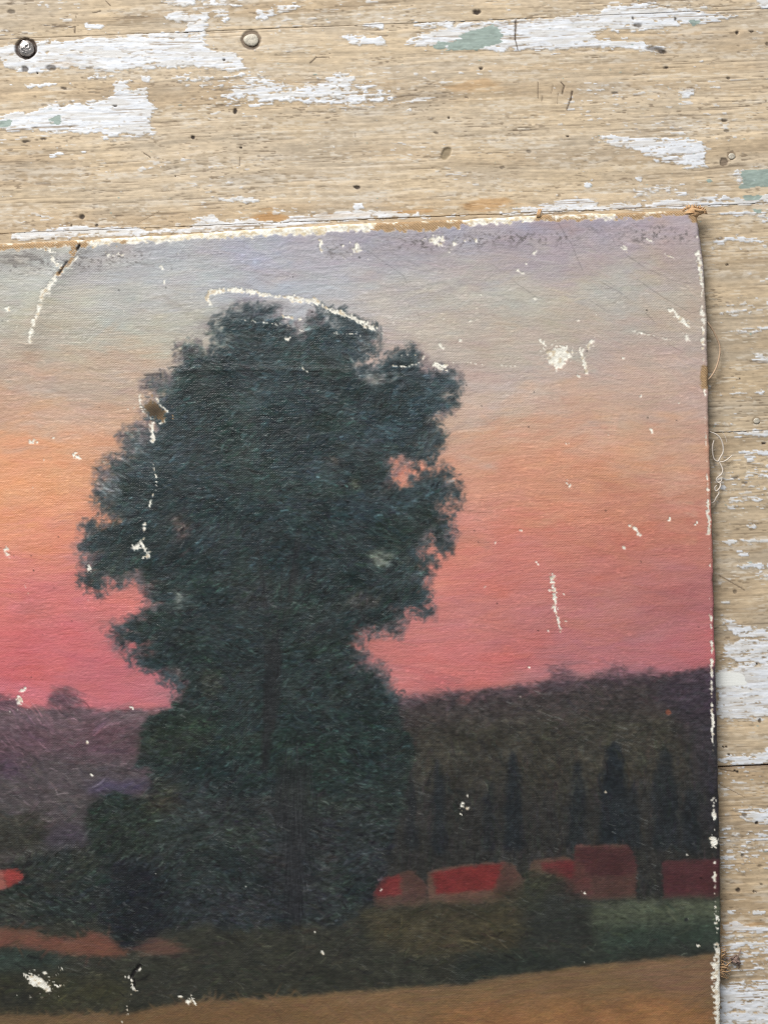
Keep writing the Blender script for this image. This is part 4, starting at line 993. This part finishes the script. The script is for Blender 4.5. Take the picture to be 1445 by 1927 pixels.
cr = CREAM * (1 + (fbm(X, Y, 4, 3.4, 319, 3) - .5) * .40)[..., None]
cr = lerp3(cr, np.array((196, 176, 146)) / 255 * np.ones((1, 1, 3)), sstep(.60, .74, fbm(X, Y, 7, 6, 321, 2)) * .7)
cr = lerp3(cr, np.array((205, 186, 150)) / 255 * np.ones((1, 1, 3)), sstep(.5, .72, fbm(X, Y, 12, 6, 323, 3)) * topm * .8)
C = lerp3(C, cr, LOSS)
wb = .5 + .5 * np.sin(X * 2 * np.pi / 5.2) * np.sin((Y + .04 * X) * 2 * np.pi / 4.8)
br_ = BARE * (.52 + .75 * wb + .30 * (grain - .5))[..., None]
br_ = lerp3(br_, br_ * .42, np.exp(-((X - 291) / 30) ** 2 - ((Y - 774) / 24) ** 2).astype(np.float32))
C = lerp3(C, br_, BAREM)
Hh = Hh * (1 - .7 * LOSS) - LOSS * (2.0 + 1.2 * (grain - .5))
Hh = Hh * (1 - BAREM) - BAREM * (1.8 - wb * 1.6)
GL = np.where(np.maximum(LOSS, BAREM) > .4, .88, GL)
# the open tear at the foot and the broken corner of the crack
for P, wd in (([(265,1816),(256,1826),(249,1838)], 4.2), ([(254,1842),(255,1856)], 2.4), ([(150,462),(146,470)], 3.0), ([(128,492),(112,515)], 1.5)):
    q_ = np.array(P, float); js, is_ = R_.win(*(q_.min(0) - 10), *(q_.max(0) + 10))
    k = sstep(wd, wd * .5, polydist(P, js, is_, 1))
    C[js, is_] = lerp3(C[js, is_], np.array((20, 16, 14)) / 255 * np.ones((1, 1, 3)), k * .95); Hh[js, is_] -= k * 6
# dark specks
for _ in range(60):
    x, y = rng.uniform(0, 1330), rng.uniform(480, 1300); r = rng.uniform(1.2, 2.6)
    js, is_ = R_.win(x - 6, y - 6, x + 6, y + 6)
    k = sstep(r, r * .5, np.hypot(X[js, is_] - x, (Y[js, is_] - y) * 1.3)) * .75
    C[js, is_] *= (1 - .72 * k)[..., None]
# pin hole in the meadow and the brown dot on the hill
for x, y, r, c in ((1290,1731,4,(40,42,40)), (1257,1341,6,(120,72,56)), (1319,1653,3,(50,24,26))):
    js, is_ = R_.win(x - 16, y - 16, x + 16, y + 16)
    k = sstep(r * 1.2, r * .5, np.hypot(X[js, is_] - x, Y[js, is_] - y) + WF[js, is_] * 4)
    C[js, is_] = lerp3(C[js, is_], np.array(c) / 255 * np.ones((1, 1, 3)), k); Hh[js, is_] -= k * 1.5

# --- the canvas as a surface turned over its stretcher
RR = 7.0
def roll(u, a, b):
    """u unrolled coordinate; face spans a..b.  returns (outward coordinate, drop in px)"""
    o = np.array(u, float); dn = np.zeros_like(o)
    s = u - (b - RR); k = s > 0
    th = np.clip(s / RR, 0, math.pi / 2)
    o = np.where(k, b - RR + RR * np.sin(th), o); dn = np.where(k, RR * (1 - np.cos(th)) + np.maximum(0, s - RR * math.pi / 2), dn)
    s = (a + RR) - u; k = s > 0
    th = np.clip(s / RR, 0, math.pi / 2)
    o = np.where(k, a + RR - RR * np.sin(th), o); dn = np.where(k, RR * (1 - np.cos(th)) + np.maximum(0, s - RR * math.pi / 2), dn)
    return o, dn
UA, UB, VA, VB = -310.0, 1340.0, 0.0, 1800.0
DROP = (HC - .0006) / MM
TAIL = DROP - RR + RR * math.pi / 2 - RR
ua = fine_axis([(UA - TAIL, UA, 6), (UA, -8, 5), (-8, UB + 6, 1.62), (UB + 6, UB + TAIL, 4)])
va = fine_axis([(VA - TAIL, VA - 6, 4), (VA - 6, 1545, 1.62), (1545, VB, 5), (VB, VB + TAIL, 6)])
uo, ud = roll(ua, UA, UB); vo, vd = roll(va, VA, VB)
U, Vv = np.meshgrid(uo, vo); Uu, Vu = np.meshgrid(ua, va)
DN = np.maximum(*np.meshgrid(ud, vd))
y_g = Vv + np.interp(U, EDGE_T[:, 0], EDGE_T[:, 1])
sc_ = np.where(U > 0, Redge(y_g) / UB, 1.0)
px = U * sc_
edt = (Tedge(px) - np.interp(px, EDGE_T[:, 0], EDGE_T[:, 1])) * np.clip(1 - Vv / 60, 0, 1)
py = Vv + np.interp(px, EDGE_T[:, 0], EDGE_T[:, 1]) + edt
rx = px + (Uu - U); ry = py + (Vu - Vv)
# inward lean of the tucked sides + frayed waviness at the bottom hem
lean = np.clip(DN / DROP, 0, 1)
out_r = (Uu > UB - RR)
colr = R_.sample(C, np.clip(rx, -325, 1405), np.clip(ry, 384, 2285))
hh = R_.sample(Hh, rx, ry); gl = R_.sample(GL, rx, ry)
cock = (fbm(px, py, 300, 260, 331, 2) - .5) * 1.6e-3 * sstep(0, 200, Vv) * sstep(0, 160, UB - U)
z = HC + cock - DN * MM + hh * .00013 * (1 - .7 * lean)
# the two paint cracks lift a little
for P, w, hgt in (([(148,462),(105,520),(80,553),(57,643)], 22, .9e-3), ([(265,1816),(250,1840),(240,1900),(232,1930)], 26, 1.1e-3), ([(290,775),(288,830),(294,900),(272,1000),(280,1048)], 24, .5e-3), ([(270,701),(450,695),(640,697)], 7, .2e-3)):
    q_ = np.array(P, float); w_ = (px > q_[:, 0].min() - 60) & (px < q_[:, 0].max() + 60) & (py > q_[:, 1].min() - 60) & (py < q_[:, 1].max() + 60)
    dd = np.full(w_.sum(), 1e6)
    for a, b in zip(P[:-1], P[1:]): dd = np.minimum(dd, seg_dist(px[w_], py[w_], (*a, *b)))
    z[w_] += hgt * np.exp(-(dd / w) ** 2) * (1 - lean[w_])
V3 = np.stack([wx(px), wy(py), np.maximum(z, .0004)], -1)
sidecol = lerp3(colr, np.array((120, 92, 64)) / 255 * np.ones((1, 1, 3)), sstep(.45, .8, lean) * .7)
rgba = np.concatenate([np.clip(lin(np.clip(sidecol, .015, .97)) * GAIN, 0, 1), gl[..., None]], -1)

painting = bpy.data.objects.new('oil_painting', None)
painting.empty_display_size = .05
link(painting)
painting['label'] = 'worn unframed oil painting of a dark tree against a pink sunset sky'
painting['category'] = 'painting'
me = grid_mesh('canvas', [(V3, rgba)]); me.materials.append(M_CANVAS)
cv = link(bpy.data.objects.new('canvas', me), painting)

# stretcher bars under the canvas
def bar(xa, ya, xb, yb):
    v = []
    for zz in (.0008, HC - .0022):
        v += [(wx(xa), wy(yb), zz), (wx(xb), wy(yb), zz), (wx(xb), wy(ya), zz), (wx(xa), wy(ya), zz)]
    return mesh_obj('stretcher_bar', v, [(3,2,1,0),(4,5,6,7),(0,1,5,4),(1,2,6,5),(2,3,7,6),(3,0,4,7)], M_BAR, painting, False)
bar(-290, 500, -190, 2200); bar(1205, 500, 1300, 2200); bar(-185, 500, 1200, 590); bar(-185, 2110, 1200, 2200)

# --- loose threads and fraying at the right edge
def pt(x, y, z): 
    f = MM * (DIST + HC - z) / DIST
    return Vector((wx(x, f), wy(y, f), z))
def thread(pts, r, mat, label=None):
    V, Fc = tube([pt(p[0], p[1], p[2] * .8) for p in pts], [r * (1 if i not in (0, len(pts) - 1) else .7) for i in range(len(pts))])
    o = mesh_obj('thread', V, Fc, mat, painting)
    if label: o['label'] = label
    return o
thread([(1325,600,.0095),(1332,609,.0088),(1341,622,.0070),(1350,641,.0056),(1354,656,.0052),(1352,674,.0056),(1346,694,.0066),(1336,710,.0078),(1328,716,.0086)], .00052, M_THREAD, 'long tan thread bowed out from the canvas edge')
thread([(1334,812,.0070),(1346,817,.0066),(1354,824,.0060),(1359,836,.0054),(1360,850,.0046),(1355,860,.0042),(1350,868,.0042),(1343,864,.0046),(1340,852,.0052),(1340,838,.0058),(1343,828,.0062)], .00044, M_THREADP, 'pale curled loop of thread at the canvas edge')
thread([(1350,868,.0040),(1358,869,.0036),(1366,866,.0034),(1372,861,.0034),(1377,857,.0036)], .0004, M_THREADP)
thread([(1352,868,.0040),(1356,876,.0040),(1359,884,.0042),(1357,892,.0042),(1351,897,.0038),(1347,902,.0036),(1350,908,.0034),(1356,906,.0040),(1358,899,.0046)], .00044, M_THREADP)
thread([(1351,905,.0036),(1355,912,.0040),(1352,920,.0044),(1346,924,.0040),(1344,918,.0038),(1348,913,.0036)], .00044, M_THREADP)
thread([(1349,920,.0036),(1352,928,.0036),(1347,936,.0038),(1342,945,.0042),(1336,946,.0050)], .00044, M_THREADP)
thread([(1358,812,.0030),(1364,822,.0030),(1367,832,.0030)], .00016, M_THREADP)

# frayed scrap near the foot of the right edge
geo = []
rs = random.Random(4)
for k in range(30):
    bx, by = 1352 + rs.uniform(-2, 4), rs.uniform(1782, 1832)
    tx, ty = bx + rs.uniform(5, 20), by + rs.uniform(-10, 18)
    geo.append(tube([pt(bx, by, .007), pt((bx + tx) / 2 + rs.uniform(-3, 3), (by + ty) / 2 + rs.uniform(-4, 4), .0055), pt(tx, ty, rs.uniform(.0016, .005))], [.00034, .0003, .00016], 5))
V, Fc = join_geo(geo); o = mesh_obj('frayed_fringe', V, Fc, M_FRAY, painting); o['label'] = 'short brown frayed fringe of canvas fibres'
# lint knot: lumpy closed mesh with whiskers
V = []; Fc = []; seg, rg = 18, 10
c0 = pt(1384, 1807, .0024)
for i in range(rg + 1):
    for j in range(seg):
        a = math.pi * i / rg; b = 2 * math.pi * j / seg
        rr = 1 + .28 * math.sin(3 * b + 2 * a) + .18 * rs.uniform(-1, 1)
        ox, oy = .0027 * math.sin(a) * math.cos(b) * rr, .0019 * math.sin(a) * math.sin(b) * rr
        V.append((c0.x + ox * .85 + oy * .5, c0.y - ox * .5 + oy * .85, max(.0003, c0.z + .0017 * math.cos(a) * rr)))
for i in range(rg):
    for j in range(seg):
        a = i * seg + j; b = i * seg + (j + 1) % seg
        Fc.append((a, a + seg, b + seg, b))
g2 = [(V, Fc)]
for pts in ([(1384,1806,.003),(1389,1798,.003),(1392,1790,.0022),(1394,1785,.0016)], [(1378,1808,.003),(1372,1812,.0036),(1366,1822,.0032),(1362,1832,.0014)], [(1380,1806,.003),(1374,1802,.0042),(1370,1806,.005),(1362,1800,.0065)],
            [(1385,1811,.002),(1390,1816,.0012),(1388,1822,.0008)], [(1379,1802,.0032),(1384,1797,.0032),(1388,1801,.0028)]):
    g2.append(tube([pt(*p) for p in pts], [.00045] + [.0004] * (len(pts) - 2) + [.0002], 5))
V, Fc = join_geo([([Vector(v) for v in a], b) for a, b in g2])
o = mesh_obj('lint_knot', V, Fc, M_FRAYD, painting); o['label'] = 'dusty grey knot of lint caught at the canvas edge'
# torn fuzzy corner of bare canvas at the top right: a crumpled flap with short whiskers
V = []; Fc = []; seg, rg = 26, 12
for i in range(rg + 1):
    for j in range(seg):
        a = math.pi * i / rg; b = 2 * math.pi * j / seg
        rr = 1 + .16 * math.sin(4 * b + 1.3) + .10 * rs.uniform(-1, 1)
        c_ = pt(1304 + 21 * math.sin(a) * math.cos(b) * rr, 400 - 8.5 * math.sin(a) * math.sin(b) * rr - 2 * math.cos(b), HC - .0012)
        V.append((c_.x, c_.y, HC - .0016 + .0022 * math.cos(a) * rr))
for i in range(rg):
    for j in range(seg):
        a = i * seg + j; b = i * seg + (j + 1) % seg
        Fc.append((a, a + seg, b + seg, b))
geo = [([Vector(v) for v in V], Fc)]
for k in range(60):
    an = rs.uniform(-3.3, .35); L = rs.uniform(3, 8)
    bx, by = 1304 + 19 * math.cos(an), 399 + 8 * math.sin(an)
    an += rs.uniform(-.7, .7)
    tx, ty = bx + L * math.cos(an), by + L * math.sin(an)
    geo.append(tube([pt(bx, by, HC - .0012), pt((bx + tx) / 2, (by + ty) / 2, HC - .001 + rs.uniform(-.0008, .0006)), pt(tx, ty, HC - rs.uniform(.0012, .003))], [.00036, .0003, .00018], 5))
V, Fc = join_geo(geo); o = mesh_obj('frayed_fringe', V, Fc, M_FRAY, painting); o['label'] = 'fuzzy brown torn corner of bare canvas'
# one stiff tuft on the top edge
V, Fc = join_geo([tube([pt(1012 + dx, 408, HC), pt(1013 + dx, 402, HC + .0006), pt(1016 + dx * 1.4, 393, HC - .001)], [.0005, .0005, .0003], 5) for dx in (-2, 0, 2)])
mesh_obj('frayed_fringe', V, Fc, M_FRAY, painting)
